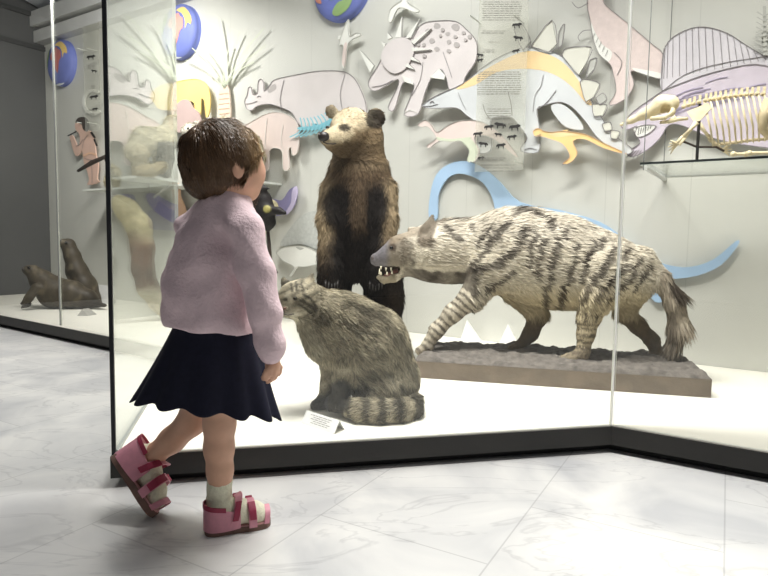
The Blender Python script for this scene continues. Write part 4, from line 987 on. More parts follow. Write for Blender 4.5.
def cat_groom(P):
    x, y = px2(P); g = np.tile(np.array([.75, 0, -.65]), (len(P), 1)); g[x > 385] = (.35, 0, -.95); g[(x < 320) & (y < 315)] = (.85, .2, -.2); g[(y > 355) & (x < 356)] = (0, 0, -1)
    t_ = (y > 398) & (x > 346); g[t_] = (-.8, 0, -.35); return g
def cat_len(P):
    x, y = px2(P); L = np.full(len(P), .023); L[(x < 318) & (y < 316)] = .007; L[x < 296] = .006; L[(y > 365) & (x < 354)] = .009; L[(x < 313) & (y < 286)] = .005; return L
wcat = animal('wildcat', 'stuffed grey wildcat sitting with a banded tail curled round its feet', 'cat', (*at(372, 420, CYY)[:2], DECK), s, .006, cat_col,
              [dict(n=52000, length=cat_len, width=.0024, groom=cat_groom, color=cat_col, keep=lambda P: P[:, 2] > DECK + .014, lift=.25, jitter=.5)])
for x, y, o in ((295, 298.5, -.147), (285, 299.5, -.112)): eyeball(wcat, at(x, y, CYY + o), .0065, 'eye', (40, 34, 18))
mb = MB(); mb.ball(at(284.5, 308.5, CYY - .135), (.006, .005, .005), 6); mb.build('nose', mat('cat_nose', (120, 84, 72), .4), wcat, smooth=True)
mb = MB(); mb.tube([at(283, 314, CYY - .136), at(288, 315, CYY - .137), at(294, 314, CYY - .135)], .0016, 6); mb.build('mouth_line', mat('mouth', (38, 28, 24), .6), wcat)

# ------------------------------------------------------------------ SEALS
S_d, S_m, S_l = L3(40, 36, 30), L3(72, 65, 54), L3(114, 104, 86)
def seal_col(P):
    n = vnoise(P, 14, 31); n2 = vnoise(P, 40, 32)
    return mixc(mixc(np.tile(S_m, (len(P), 1)).astype(float), S_d, sstep(-.2, .6, n) * .8), S_l, sstep(.3, .9, n2) * .5)
s = SDF(); Y = 4.62
s.px([(28, 272, Y - .02, 4.5), (33, 274, Y, 6.5), (42, 283, Y, 11), (54, 294, Y, 15.5), (72, 296.5, Y, 13.5), (88, 301, Y, 9), (99, 306.5, Y, 3.5)], .03)
s.px([(25, 272, Y - .03, 2.6)], .02); s.px([(36, 290, Y - .12, 5), (29, 300, Y - .16, 4), (22, 306, Y - .17, 2)], .02, .7)
s.px([(97, 306, Y - .02, 3), (105, 307.5, Y - .05, 2)], .01, 1.6); s.px([(28, 306, Y - .1, 3.5), (22, 309.5, Y - .1, 1.5)], .02)
sealA = animal('stuffed_seal', 'brown stuffed seal lying flat with its head raised at the far left', 'seal', (*at(60, 310, Y)[:2], DECK), s, .012, seal_col, rough=.5, nscale=25, namt=.25)
eyeball(sealA, at(29, 269.5, Y - .05), .011); mb = MB(); mb.ball(at(23.5, 271.5, Y - .05), .012, 6); mb.build('nose', mat('bear_nose', (34, 28, 26), .35), sealA, smooth=True)
s = SDF(); Y = 4.9
s.px([(62.5, 243.5, Y - .03, 3.6), (68, 246, Y, 6.4), (72.5, 257, Y, 7.4), (77, 272, Y, 10), (85, 288, Y, 12), (94, 298, Y, 6.0), (99, 303, Y - .02, 3)], .03)
sealB = animal('stuffed_seal', 'dark stuffed seal rearing its neck straight up behind the flat seal', 'seal', (*at(82, 305, Y)[:2], DECK), s, .012, seal_col, rough=.5, nscale=25, namt=.25)
eyeball(sealB, at(66, 243.5, Y - .055), .011); mb = MB(); mb.ball(at(60.5, 242, Y - .05), .013, 6); mb.build('nose', mat('bear_nose', (34, 28, 26), .35), sealB, smooth=True)
for so in (sealA, sealB):
    zz = min(v.co.z for c in so.children if c.name.startswith('body') for v in c.data.vertices); so.location.z -= zz

# ------------------------------------------------------------------ LEFT SHELF ANIMALS
LSY = lambda x, o=0.0: (3.56 + o) / (1 + .6465 * (x - 384) / 600)
_mt = (pD - pA) / np.linalg.norm(pD - pA); _mn = np.array([_mt[1], -_mt[0], 0.0]); _mp = pA - _mn * .005
def mirr(P):                       # reflection in the side pane: these animals are mostly seen there
    P = np.asarray(P, float); d = (P - _mp) @ _mn
    return P - 2 * np.multiply.outer(d, _mn)
def mq(x, y, o, r, c=3.56):
    f0, f1 = [(lambda p: p[1] + .6465 * p[0] - c - o)(mirr(at(x, y, Y))) for Y in (3.0, 4.0)]
    return (x, y, 3.0 - f0 / (f1 - f0), r)
cream, ltan, greyf = L3(222, 214, 188), L3(180, 164, 130), L3(128, 124, 122)
def pale_col(P):
    x, y = px2(mirr(P)); n = vnoise(P, 25, 40); C = mixc(np.tile(cream, (len(P), 1)).astype(float), ltan, sstep(140, 168, y + n * 5) * .7)
    return mixc(C, greyf, ((x > 153) & (y > 146)) * .8)
def gen_groom(P): return np.tile(np.array([.8, -.3, -.5]), (len(P), 1))
SHELFERS = []
def base_of(s): 
    p = s.p[0][1]; return (p[0], p[1], LZ)
q = mq
s = SDF(); s.xf = mirr
s.px([q(132, 157, 0, 11), q(140, 146, 0, 12), q(152, 147, 0, 12), q(163, 143, 0, 11)], .04); s.px([q(163, 140, 0, 10), q(168, 129, 0, 7), q(173, 127, -.03, 4)], .03)
s.px([q(170, 123, .03, 3), q(171, 119, .03, 1.5)], .01); s.px([q(133, 160, -.05, 9), q(138, 171, -.07, 4.5), q(136, 178, -.08, 4)], .03)
s.px([q(162, 150, -.05, 6), q(163, 163, -.06, 4.5), q(161, 178, -.07, 4)], .02); s.px([q(152, 150, .05, 6), q(155, 176, .06, 4)], .02); s.px([q(134, 160, .05, 8), q(132, 177, .06, 4)], .02)
a = animal('stuffed_animal', 'cream long-backed stuffed animal on the left shelf, seen mirrored in the side glass', 'stuffed animal', base_of(s), s, .012, pale_col, [dict(n=12000, length=.03, width=.006, groom=gen_groom, color=pale_col, lift=.3)])
SHELFERS.append(a)
s = SDF(); s.xf = mirr; s.px([q(134, 180, -.14, 4.5), q(146, 179, -.14, 5), q(155, 176, -.15, 4.2), q(158, 174, -.16, 3.5)], .03)
a = animal('stuffed_animal', 'small tan stuffed animal lying in front of the cream one on the shelf', 'stuffed animal', base_of(s), s, .010, lambda P: mixc(np.tile(ltan, (len(P), 1)).astype(float), cream, .5 + .5 * vnoise(P, 40, 41)), [dict(n=5000, length=.02, width=.005, groom=gen_groom, color=lambda P: np.tile(ltan, (len(P), 1)), lift=.3)]); SHELFERS.append(a)
q = lambda x, y, o, r: (x, y, LSY(x, o), r)
s = SDF(); s.px([q(112, 181, -.1, 6), q(114, 173, -.11, 5), q(115, 170, -.13, 3.6)], .02); s.px([q(112, 167, -.1, 2), q(112, 164, -.1, 1)], .01)
a = animal('stuffed_animal', 'fluffy whitish small stuffed animal at the left end of the shelf behind the corner post', 'stuffed animal', base_of(s), s, .010, lambda P: np.tile(cream * .9, (len(P), 1)), [dict(n=6000, length=.028, width=.005, groom=gen_groom, color=lambda P: np.tile(cream * .85, (len(P), 1)), lift=.5, jitter=.35, dirj=.7)]); SHELFERS.append(a)
q = lambda x, y, o, r: (x, y, LSY(x, o), r)
s = SDF(); s.px([q(201, 172, -.02, 8), q(200, 150, -.02, 8), q(196, 132, -.03, 7), q(190, 126, -.06, 6), q(185, 127, -.09, 4)], .03); s.px([q(196, 119, -.03, 2.5)], .01)
a = animal('stuffed_animal', 'white pointed-faced stuffed animal peeking past the child\'s hair', 'stuffed animal', base_of(s), s, .010, lambda P: np.tile(L3(226, 220, 208), (len(P), 1)), [dict(n=5000, length=.02, width=.005, groom=lambda P: np.tile(np.array([.6, 0, -.8]), (len(P), 1)), color=lambda P: np.tile(L3(222, 216, 204), (len(P), 1)), lift=.3)]); SHELFERS.append(a)
eyeball(a, at(188, 124.5, LSY(188, -.14)), .008); mb = MB(); mb.ball(at(182.5, 128, LSY(182, -.115)), .008, 6); mb.build('nose', mat('bear_nose', (34, 28, 26), .35), a, smooth=True)
for so in SHELFERS:
    zz = min(v.co.z for c in so.children if c.name.startswith('body') for v in c.data.vertices); so.location.z -= zz
# dark stick across the flute player's legs
mb = MB(); p0 = at(78, 171, LSY(78, -.05)); p1 = at(106, 156.5, LSY(106, -.02)); p2 = at(116, 168, LSY(116, .02)); p2[2] = LZ + .012
mb.tube([p0, (p0 + p1) / 2 + Zh * .01, p1, p2], [.012, .02, .022, .012], 8)
tag(mb.build('branch', mat('dark_bark', (52, 40, 32), .85, noise=(20, .3)), None, p2, True), 'dark bent branch sticking out over the left end of the shelf', 'branch')
mb = MB(); p0 = at(174, 141, LSY(174, -.15)); p1 = at(183, 150, LSY(183, -.14)); p2 = at(188, 166, LSY(188, -.15)); p2[2] = LZ + .008
mb.tube([p0, p1, p2], [.009, .013, .008], 8); mb.ball(p0, .016, 6)
tag(mb.build('branch', mat('dark_bark', (52, 40, 32), .85, noise=(20, .3)), None, p2, True), 'short dark branch with a knob beside the white-faced shelf animal', 'branch')

# guessed curved form placed behind the child to reflect in the side glass
s = SDF(); s.xf = mirr
q = lambda x, y, o, r: mq(x, y, o, r, 3.50)
s.px([q(114, 200, .1, 9), q(121, 206, .08, 11), q(133, 222, .04, 12), q(137, 245, 0, 11), q(137, 265, 0, 10.5), q(142, 284, 0, 10), q(153, 299, 0, 9), q(161, 308, 0, 8.5)], .03)
def form_col(P):
    x, y = px2(mirr(P)); n = vnoise(P, 16, 50); C = np.tile(L3(186, 176, 142), (len(P), 1)).astype(float)
    C = mixc(C, L3(104, 74, 58), sstep(222, 246, y + n * 4)); C = mixc(C, L3(84, 58, 46), sstep(255, 268, y)); return mixc(C, L3(178, 170, 150), sstep(280, 290, y + n * 3))
tp_ = s.p[-1][2]
tr_ = animal('curved_form', 'curved cream and brown form behind the child, placed for its reflection in the side glass', 'reflected form', (tp_[0], tp_[1], DECK), s, .012, form_col, (), .8, 30, .25)
zz = min(v.co.z for c in tr_.children for v in c.data.vertices); tr_.location.z -= zz

# black bird on a stand behind the child's chin
s = SDF(); Y = 2.75; bq = lambda x, y, o, r: (x, y, Y + o, r)
s.px([bq(262, 200, 0, 10), bq(264, 212, 0, 10.5), bq(269, 222, 0, 7)], .02); s.px([bq(259, 190, 0, 6.5), bq(262, 189, -.02, 5)], .015); s.px([bq(266, 188.3, -.03, 2), bq(270, 188.8, -.03, .8)], .006)
s.px([bq(268, 210, -.03, 5), bq(279, 211, -.04, 3.5), bq(285, 213, -.05, 2)], .012); s.px([bq(270, 224, 0, 4), bq(268, 229, 0, 3)], .01)
def bird_col(P):
    x, y = px2(P); return mixc(np.tile(L3(30, 26, 26), (len(P), 1)).astype(float), L3(150, 142, 84), 1 - sstep(3, 4.5, np.hypot(x - 267, y - 209)))
bd = animal('black_bird', 'black stuffed bird with a yellow wing spot in front of the child\'s chin', 'bird', at(266, 230, Y), s, .006, bird_col, (), .6, 60, .3)
mb = MB(); p = at(268, 231.5, Y + .01); mb.tube([p, p + np.array([.01, .01, -.15]), np.array([p[0], p[1] + .02, DECK])], [.008, .010, .014], 8)
pk = at(277, 271, Y - .01); mb.tube([np.array([p[0], p[1] + .02, pk[2] - .05]), pk - [.02, 0, .01], pk], [.008, .009, .012], 8)
tag(mb.build('perch_stand', mat('dark_bark', (52, 40, 32), .85, noise=(20, .3)), None, (p[0], p[1] + .02, DECK), True), 'dark branch stand holding up the black bird behind the child', 'stand')

# ------------------------------------------------------------------ SKELETON ON THE RIGHT SHELF
bone = mat('bone', (220, 206, 170), .55, noise=(40, .12), bump=(60, .15)); bone2 = mat('bone_dark', (196, 180, 146), .6, noise=(40, .15))
KY = lambda x, o=0.0: (3.25 + o) / (1 + .6465 * (x - 384) / 600)
sk = thing('animal_skeleton', 'cream long-snouted animal skeleton mounted on the right glass shelf', 'skeleton', (*at(699, 161, KY(699))[:2], RZ))
k = lambda x, y, o=0.0: at(x, y, KY(x, o))
s = SDF(); kk = lambda x, y, o, r: (x, y, KY(x, o), r)
s.px([kk(670, 104, 0, 8.5), kk(662, 103, 0, 8)], .02); s.px([kk(660, 106, 0, 7.5), kk(645, 114, 0, 5), kk(632, 120, 0, 3), kk(621, 125, 0, 1.7)], .015)
s.px([kk(672, 112, -.03, 3.5), kk(664, 117.5, -.05, 2.4), kk(652, 118.5, -.03, 2.4)], .01)
s.px([kk(665.5, 109, -.05, 4.8), kk(665.5, 109, -.012, 4.2)], .005, sub=True); s.px([kk(648, 117, -.022, 1.6), kk(640, 119.5, -.016, 1.2)], .004, sub=True)
V, Q = s.mesh(.005); mesh_obj('skull', V, Q, bone, sk)
mb = MB(); mb.tube([k(676, 117, -.03), k(668, 122, -.03), k(660, 122.5, -.02)], [.011, .008, .005], 7); mb.tube([k(688, 118.5, -.02), k(678, 119, -.03), k(668, 122, -.03)], [.006, .009, .008], 7); mb.build('lower_jaw', bone, sk, smooth=True)
spine = smooth_poly([(679, 108), (686, 106), (699, 102), (717, 98.5), (738, 95.5), (760, 94), (785, 95)], 8, False)
acc = 0; lastp = spine[0]; nv = 0
verts_px = []
for p in spine[1:]:
    acc += np.hypot(*(p - lastp)); lastp = p
    if acc > 4.2: verts_px.append(p); acc = 0
for i, (x, y) in enumerate(verts_px):
    mb = MB(); c0 = k(x, y); mb.ball(c0, (.0095, .0085, .009), 5); mb.box(c0 + Zh * .014 + WD * .003, WD * .0045, WN * .003, Zh * .013); mb.box(c0, WD * .004, WN * .02, Zh * .003)
    mb.build('vertebra', bone, sk)
for i in range(13):
    x = 704 + i * 6.0; y = float(np.interp(x, [a_[0] for a_ in verts_px], [a_[1] for a_ in verts_px])); yb = 146 - .55 * i; xb = x + 9 - i * .25
    for sg in (-1, 1):
        mb = MB(); mb.tube([k(x, y + 1), k(x + 1.5, y + 5, -.06 * sg), k(x + 4, y + 18, -.10 * sg), k(x + 7, (y + yb) / 2 + 8, -.085 * sg), k(xb, yb, -.03 * sg)], [.003, .0042, .0042, .004, .003], 6)
        mb.build('rib', bone if sg > 0 else bone2, sk, smooth=True)
mb = MB(); mb.tube([k(712, 145, 0), k(730, 143, 0), k(752, 140, 0), k(775, 138, 0)], .006, 6); mb.build('sternum', bone2, sk, smooth=True)
for sg in (-1, 1):
    mb = MB(); P4 = [k(687, 112, -.075 * sg), k(708, 103, -.07 * sg), k(712, 108, -.08 * sg), k(700, 121, -.10 * sg), k(694, 122, -.10 * sg)]
    mb.hexa(P4, [p + WN * .006 for p in P4]); mb.build('shoulder_blade', bone2, sk)
arm = {1: [(697, 122), (684, 137), (678, 144), (668, 147)], -1: [(699, 124), (712, 141), (722, 150), (732, 149)]}
for sg in (1, -1):
    (x0, y0), (x1, y1), (x2, y2), (x3, y3) = arm[sg]; o0 = -.10 * sg
    mb = MB(); mb.tube([k(x0, y0, o0), k((x0 + x1) / 2, (y0 + y1) / 2, o0), k(x1, y1, o0)], [.011, .006, .010], 7); mb.build('humerus', bone, sk, smooth=True)
    for d_ in (-1, 1):
        mb = MB(); mb.tube([k(x1 + d_, y1 + d_ * .6, o0), k(x2 + d_ * 1.2, y2 + d_, o0 - .01)], [.007, .005], 6); mb.build('forearm_bone', bone, sk, smooth=True)
    for f_ in range(5):
        mb = MB(); a_ = (f_ - 2) * 3.2
        mb.tube([k(x2, y2, o0 - .01), k((x2 + x3) / 2, (y2 + y3) / 2 + a_ * .6, o0 - .015 + f_ * .006), k(x3 - .4 * abs(a_) * (1 if sg > 0 else -1) * -1, y3 + a_ * 1.1, o0 - .02 + f_ * .01)], [.0045, .0034, .0018], 6)
        mb.build('finger_bone', bone, sk, smooth=True)
mb = MB(); mb.tube([k(682, 141, -.06), k(697, 147, 0), k(716, 147, .03), k(724, 151, .05)], .0045, 6); mb.build('support_wire', mat('dark_metal2', (66, 52, 40), .5), sk)
mb = MB(); mb.tube([k(768, 100, -.06), k(764, 116, -.09), k(762, 130, -.07), k(770, 139, -.02)], [.016, .02, .014, .008], 8); mb.tube([k(768, 100, .06), k(766, 120, .09), k(770, 139, .02)], [.016, .018, .008], 8); mb.build('pelvis', bone2, sk, smooth=True)
mb = MB(); pr = k(699, 122); mb.tube([np.array([pr[0], pr[1], RZ]), pr, k(700, 104)], .006, 8); mb.box(np.array([pr[0], pr[1], RZ + .003]), WD * .035, WN * .03, Zh * .0028); mb.build('mount_rod', M_dark, sk)
for i, (xa, xb, yy, lab) in enumerate(((733, 746, 157, 'small white bone lying at the left of the pair on the right shelf'), (749, 772, 156, 'longer white bone lying right of the small one on the glass shelf'))):
    a0 = k(xa, yy, -.12); a1 = k(xb, yy, -.10); a0[2] = a1[2] = RZ + .011; mb = MB(); mb.tube([a0, a0 * .7 + a1 * .3, a0 * .3 + a1 * .7, a1], [.010, .006, .006, .010], 8); mb.ball(a0 + WN * .006, .0105, 5); mb.ball(a1 - WN * .006, .0105, 5)
    tag(mb.build('loose_bone', bone, None, a0, True), lab, 'bone')

# ------------------------------------------------------------------ LABEL CARDS
def tent(fl_, fr_, bl, hgt, label, lines=0, group=None):
    """tent card: front-left, front-right base points, the back-left base point and the ridge height"""
    fl_, fr_, bl = [np.array([p[0], p[1], DECK + .0006]) for p in (fl_, fr_, bl)]; bv = bl - fl_; br = fr_ + bv
    rl = (fl_ + bl) / 2 + Zh * hgt; rr = (fr_ + br) / 2 + Zh * hgt; nn = np.cross(fr_ - fl_, rl - fl_); nn /= np.linalg.norm(nn)
    if nn @ (CAM - fl_) < 0: nn = -nn
    t_ = thing('label_card', label, 'label card', (fl_ + br) / 2, 'label cards on the platform')
    mb = MB(); th = .0012; bn = np.cross(rl - bl, fr_ - fl_); bn /= np.linalg.norm(bn)
    if bn @ bv < 0: bn = -bn
    mb.hexa([fl_, fr_, rr, rl], [p - nn * th for p in (fl_, fr_, rr, rl)]); mb.hexa([bl, br, rr, rl], [p - bn * th for p in (bl, br, rr, rl)]); mb.build('card', M_card, t_)
    if lines:
        mb = MB()
        for i in range(lines):
            v = .78 - .56 * i / max(1, lines - 1); u = .18 + .08 * (i % 2) + .02 * i; ue = .8 - .06 * (i % 3)
            while u < ue:
                l = random.uniform(.04, .13); u2 = min(u + l, ue + .02); ps = [fl_ + (fr_ - fl_) * uu + (rl - fl_) * vv + nn * .0004 for uu, vv in ((u, v), (u2, v), (u2, v + .035), (u, v + .035))]
                mb.hexa(ps, [p + nn * .0003 for p in ps]); u += l + .025
        mb.build('lettering', M_textink, t_)
tent(on_z(301, 423, DECK), on_z(334, 434.5, DECK), on_z(312, 418.5, DECK), .034, 'white folded label card lying in front of the wildcat\'s paws', 5)
def tricard(x0, x1, xa, ya, yb, label, m):
    a0, a1 = on_z(x0, yb, DECK), on_z(x1, yb, DECK); dep = np.array([.02, .09, 0]); ap = at(xa, ya, a0[1] * .5 + a1[1] * .5 + .02)
    t_ = thing('label_card', label, 'label card', (a0 + a1) / 2, 'label cards on the platform')
    mb = MB(); mb.add([a0 + Zh * .0006, a1 + Zh * .0006, ap, a0 + dep + Zh * .0006, a1 + dep + Zh * .0006, ap + dep * .7], [(0, 1, 2), (5, 4, 3), (0, 2, 5, 3), (1, 4, 5, 2), (0, 3, 4, 1)]); mb.build('card', m, t_)
tricard(459, 481, 466.5, 321, 344, 'white triangular label card behind the hyena\'s front paw', M_card)
tricard(499, 518, 508, 324, 345, 'white triangular label card between the hyena\'s front legs', M_card)
tricard(77, 88, 82.5, 309, 316, 'tiny grey pyramid label in front of the flat seal', mat('grey_card', (160, 158, 152), .6))
tent(on_z(95, 302.5, DECK), on_z(113, 305, DECK), on_z(99, 301, DECK), .15, 'tall white label card behind the tail of the rearing seal')

# ================================================================== THE CHILD
GY = 1.31
d_ = np.array([.77, .64, 0]); d_ /= np.linalg.norm(d_); r_s = np.array([d_[1], -d_[0], 0]); RM = [d_, r_s, Zh]
person = thing('person', 'small child in pink sweater and navy skirt walking past the glass, seen from behind', 'person', (*on_z(205, 530, 0)[:2], 0))
HC = at(223.5, 158.5, GY)
hp = lambda a, b_, c: HC + d_ * a + r_s * b_ + Zh * c
s = SDF()
s.ell(HC, (.083, .073, .080), RM); s.ell(hp(.03, 0, -.035), (.055, .052, .05), RM, .03)
for sg in (1, -1): s.ell(hp(.043, .027 * sg, -.030), (.034, .032, .034), RM, .02)
s.ell(hp(.058, 0, -.070), (.02, .024, .018), RM, .02); s.ell(hp(.083, 0, -.020), (.012, .010, .012), RM, .012)
s.cap(hp(.078, 0, -.002), hp(.087, 0, -.02), .006, .008, .012)
for sg in (1, -1):
    s.ell(hp(.079, .029 * sg, .002), (.012, .015, .010), RM, .008, True); s.ell(hp(-.002, .074 * sg, -.022), (.016, .008, .027), RM, .006); s.ell(hp(.001, .083 * sg, -.019), (.008, .005, .015), RM, .004, True)
s.cap(hp(.083, -.013, -.047), hp(.083, .013, -.047), .004, .004, .004, 1, True); s.cap(hp(.078, -.010, -.043), hp(.078, .010, -.043), .0055, .0055, .006); s.cap(hp(.076, -.009, -.053), hp(.076, .009, -.053), .006, .006, .006)
s.cap(hp(-.012, 0, -.05), at(226, 218, GY), .040, .042, .02)
s.px([(224, 222, GY, 24), (216, 260, GY, 30), (214, 310, GY, 32), (212, 350, GY, 34)], .03)
# legs
s.px([(222, 352, 1.295, 24), (220, 395, 1.30, 19), (219.5, 424, 1.305, 15.5), (219, 448, 1.31, 14.5), (220, 470, 1.31, 12.6), (220, 492, 1.315, 11.5)], .015)
s.px([(208, 352, 1.35, 24), (201, 395, 1.37, 18), (192, 421, 1.38, 14), (172, 440, 1.39, 12.6), (154, 455, 1.40, 10.5), (146, 464, 1.405, 10)], .015)
# right arm and hand
s.px([(244, 230, 1.24, 15), (258, 280, 1.232, 13), (268, 330, 1.232, 10), (271, 354, 1.24, 7)], .01)
s.px([(271.5, 358, 1.24, 6.8), (273, 365, 1.24, 7.2), (271.5, 369, 1.24, 6.4)], .006, 1.25)
for i, (xa, oy, xb, yb, xc, yc, xe, ye) in enumerate(((277, .006, 277.5, 373, 275, 378, 271.5, 380.5), (274.5, -.006, 274, 375, 271, 380.5, 267, 382.5), (271, -.014, 269.5, 374.5, 266.5, 379, 263.5, 380), (268, -.018, 265.8, 372, 264, 375.5, 262.5, 377.5))):
    s.px([(xa, 368, 1.235 + oy, 2.9), (xb, yb, 1.232 + oy, 2.7), (xc, yc, 1.236 + oy, 2.4), (xe, ye, 1.242 + oy, 2.0)], .002)
s.px([(276, 362, 1.25, 3.3), (280, 367, 1.262, 2.9), (280, 372, 1.266, 2.5), (278.5, 375.5, 1.268, 2.1)], .003)
# left arm, hidden in front of the chest
s.px([(196, 230, 1.385, 14), (214, 282, 1.44, 12), (236, 300, 1.46, 9)], .01)
s.px([(238, 301, 1.46, 7), (244, 303, 1.46, 6.5)], .006)
for i in range(4): s.px([(246, 299 + i * 2.6, 1.455 + .003 * i, 2.7), (250, 300 + i * 3, 1.45, 2.4), (253, 303 + i * 2.6, 1.445, 2)], .002)
s.px([(241, 298, 1.45, 3), (245, 294, 1.445, 2.4)], .003)
SK, SKr, LIP = L3(214, 168, 142), L3(216, 156, 132), L3(188, 104, 98)
def skin_col(P):
    C = np.tile(SK, (len(P), 1)).astype(float); q_ = P - HC; a = q_ @ d_; b_ = q_ @ r_s; c = q_[:, 2]
    for sg in (1, -1): C = mixc(C, SKr, (1 - sstep(.012, .03, np.sqrt((a - .065) ** 2 + (b_ - .035 * sg) ** 2 + (c + .032) ** 2))) * .5)
    C = mixc(C, LIP, (1 - sstep(.004, .008, np.abs(c + .048))) * (a > .068) * (np.abs(b_) < .016)); return C
V, Q = s.mesh(.0042, None, 1)
mesh_obj('body', V, Q, mat_vcol('child_skin', .5, 40, .05, spec=.4), person, vcol=skin_col(V))
for sg in (1, -1): eyeball(person, hp(.068, .029 * sg, .001), .0115, 'eye', (60, 42, 30))
# hair
s = SDF(); s.ell(hp(-.004, 0, -.001), (.089, .080, .084), RM); s.ell(hp(-.040, 0, -.050), (.040, .056, .036), RM, .03)
s.cap(hp(.078, -.16, -.047), hp(.078, .16, -.047), .056, .056, .006, 1, True); s.cap(hp(.032, -.16, -.105), hp(.032, .16, -.105), .058, .058, .01, 1, True)
WH = hp(-.055, .0, .075)
H1, H_lit = L3(92, 69, 48), L3(172, 142, 100)  # second tone paints in light falling on the front and top
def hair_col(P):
    q_ = P - HC; C = mixc(np.tile(H1, (len(P), 1)).astype(float), H_lit, sstep(-.01, .075, q_ @ d_ + .35 * q_[:, 2]) * .8); return C * (1 + .22 * vnoise(P, 90, 71))[:, None]
def hair_groom(P):
    g = P - WH; g /= np.linalg.norm(g, axis=1)[:, None]; g[:, 2] -= .55; return g
def hdisp(X, Y, Z): return .0016 * np.sin(120 * X + 60 * Z) * np.sin(90 * Y - 40 * Z)
V, Q = s.mesh(.0045, hdisp)
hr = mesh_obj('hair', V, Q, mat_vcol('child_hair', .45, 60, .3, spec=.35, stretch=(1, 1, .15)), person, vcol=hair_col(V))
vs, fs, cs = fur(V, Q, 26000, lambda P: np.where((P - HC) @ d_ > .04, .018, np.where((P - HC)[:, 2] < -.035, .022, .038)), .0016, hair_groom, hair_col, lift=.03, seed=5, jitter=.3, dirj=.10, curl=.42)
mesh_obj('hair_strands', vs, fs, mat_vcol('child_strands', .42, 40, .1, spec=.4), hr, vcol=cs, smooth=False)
# sweater
s = SDF()
s.px([(221, 228, GY, 33), (213, 262, GY + .005, 40), (210, 292, GY + .005, 43.5), (212, 322, GY, 43), (212, 345, GY, 41)], .03, .85)
s.px([(194, 226, 1.375, 17), (206, 214, 1.345, 15)], .03); s.px([(243, 229, 1.245, 17), (236, 214, 1.275, 15)], .03)
hem0 = at(172, 324, GY); hem1 = at(258, 333, GY); hv = hem1 - hem0; nz_ = np.array([hv[2], 0, -hv[0]]); nz_ /= np.linalg.norm(nz_)
s.half(hem0, nz_ if nz_[2] < 0 else -nz_)
s.px([(245, 230, 1.245, 18), (256, 272, 1.235, 18.5), (265, 315, 1.232, 16.5), (270, 343, 1.235, 14), (271.5, 352, 1.238, 12.8)], .012)
s.px([(195, 230, 1.38, 18), (214, 280, 1.44, 15.5), (236, 299, 1.462, 11)], .015)
s.px([(225, 203, GY - .005, 20.5), (231, 200, GY + .01, 19.5)], .012)
cut = at(271.5, 358, 1.238); ax2 = at(271.5, 358, 1.238) - at(266, 320, 1.232); 
def sdisp(X, Y, Z):
    return (.0030 * np.sin(26 * X + 55 * Z + 2 * np.sin(18 * Y)) + .0022 * np.sin(70 * X - 38 * Z + 30 * Y) + .0018 * np.sin(95 * Z + 40 * X + 3 * np.sin(25 * X))) * .8
V, Q = s.mesh(.005, sdisp, 2)
fl_ = V[:, 2]
pinkm = mat('pink_knit', (232, 208, 214), .85, noise=(55, .05), bump=(160, .35), spec=.2)
sw = mesh_obj('sweater', V, Q, pinkm, person)
# skirt
WC, HCk = at(217, 316, GY), at(207, 409, GY); wa, wb = np.array([.080, 0, 0]), np.array([0, .075, 0]); ha = (at(276, 418, GY) - at(138, 400, GY)) / 2; hb = np.array([0, .105, -.022])
vs, fs = [], []; NT, NA = 36, 216
for j in range(NT + 1):
    t = j / NT; e = t ** 1.12; c0 = WC * (1 - t) + HCk * t; a_ = wa * (1 - e) + ha * e; b_ = wb * (1 - e) + hb * e
    for i in range(NA):
        th = 2 * math.pi * i / NA; pl_ = 1 + .055 * t ** 1.5 * math.cos(13 * th + .8 * math.sin(2 * th)) + .03 * t * math.cos(5 * th + 1)
        vs.append(c0 + (a_ * math.cos(th) + b_ * math.sin(th)) * pl_ + Zh * (-.006 * t * t * math.cos(13 * th + .8 * math.sin(2 * th))))
for j in range(NT):
    for i in range(NA): fs.append((j * NA + i, j * NA + (i + 1) % NA, (j + 1) * NA + (i + 1) % NA, (j + 1) * NA + i))
sk_ = mesh_obj('skirt', vs, fs, mat('navy_cloth', (26, 27, 44), .8, noise=(90, .12), spec=.25), person)
so = sk_.modifiers.new('thickness', 'SOLIDIFY'); so.thickness = .003
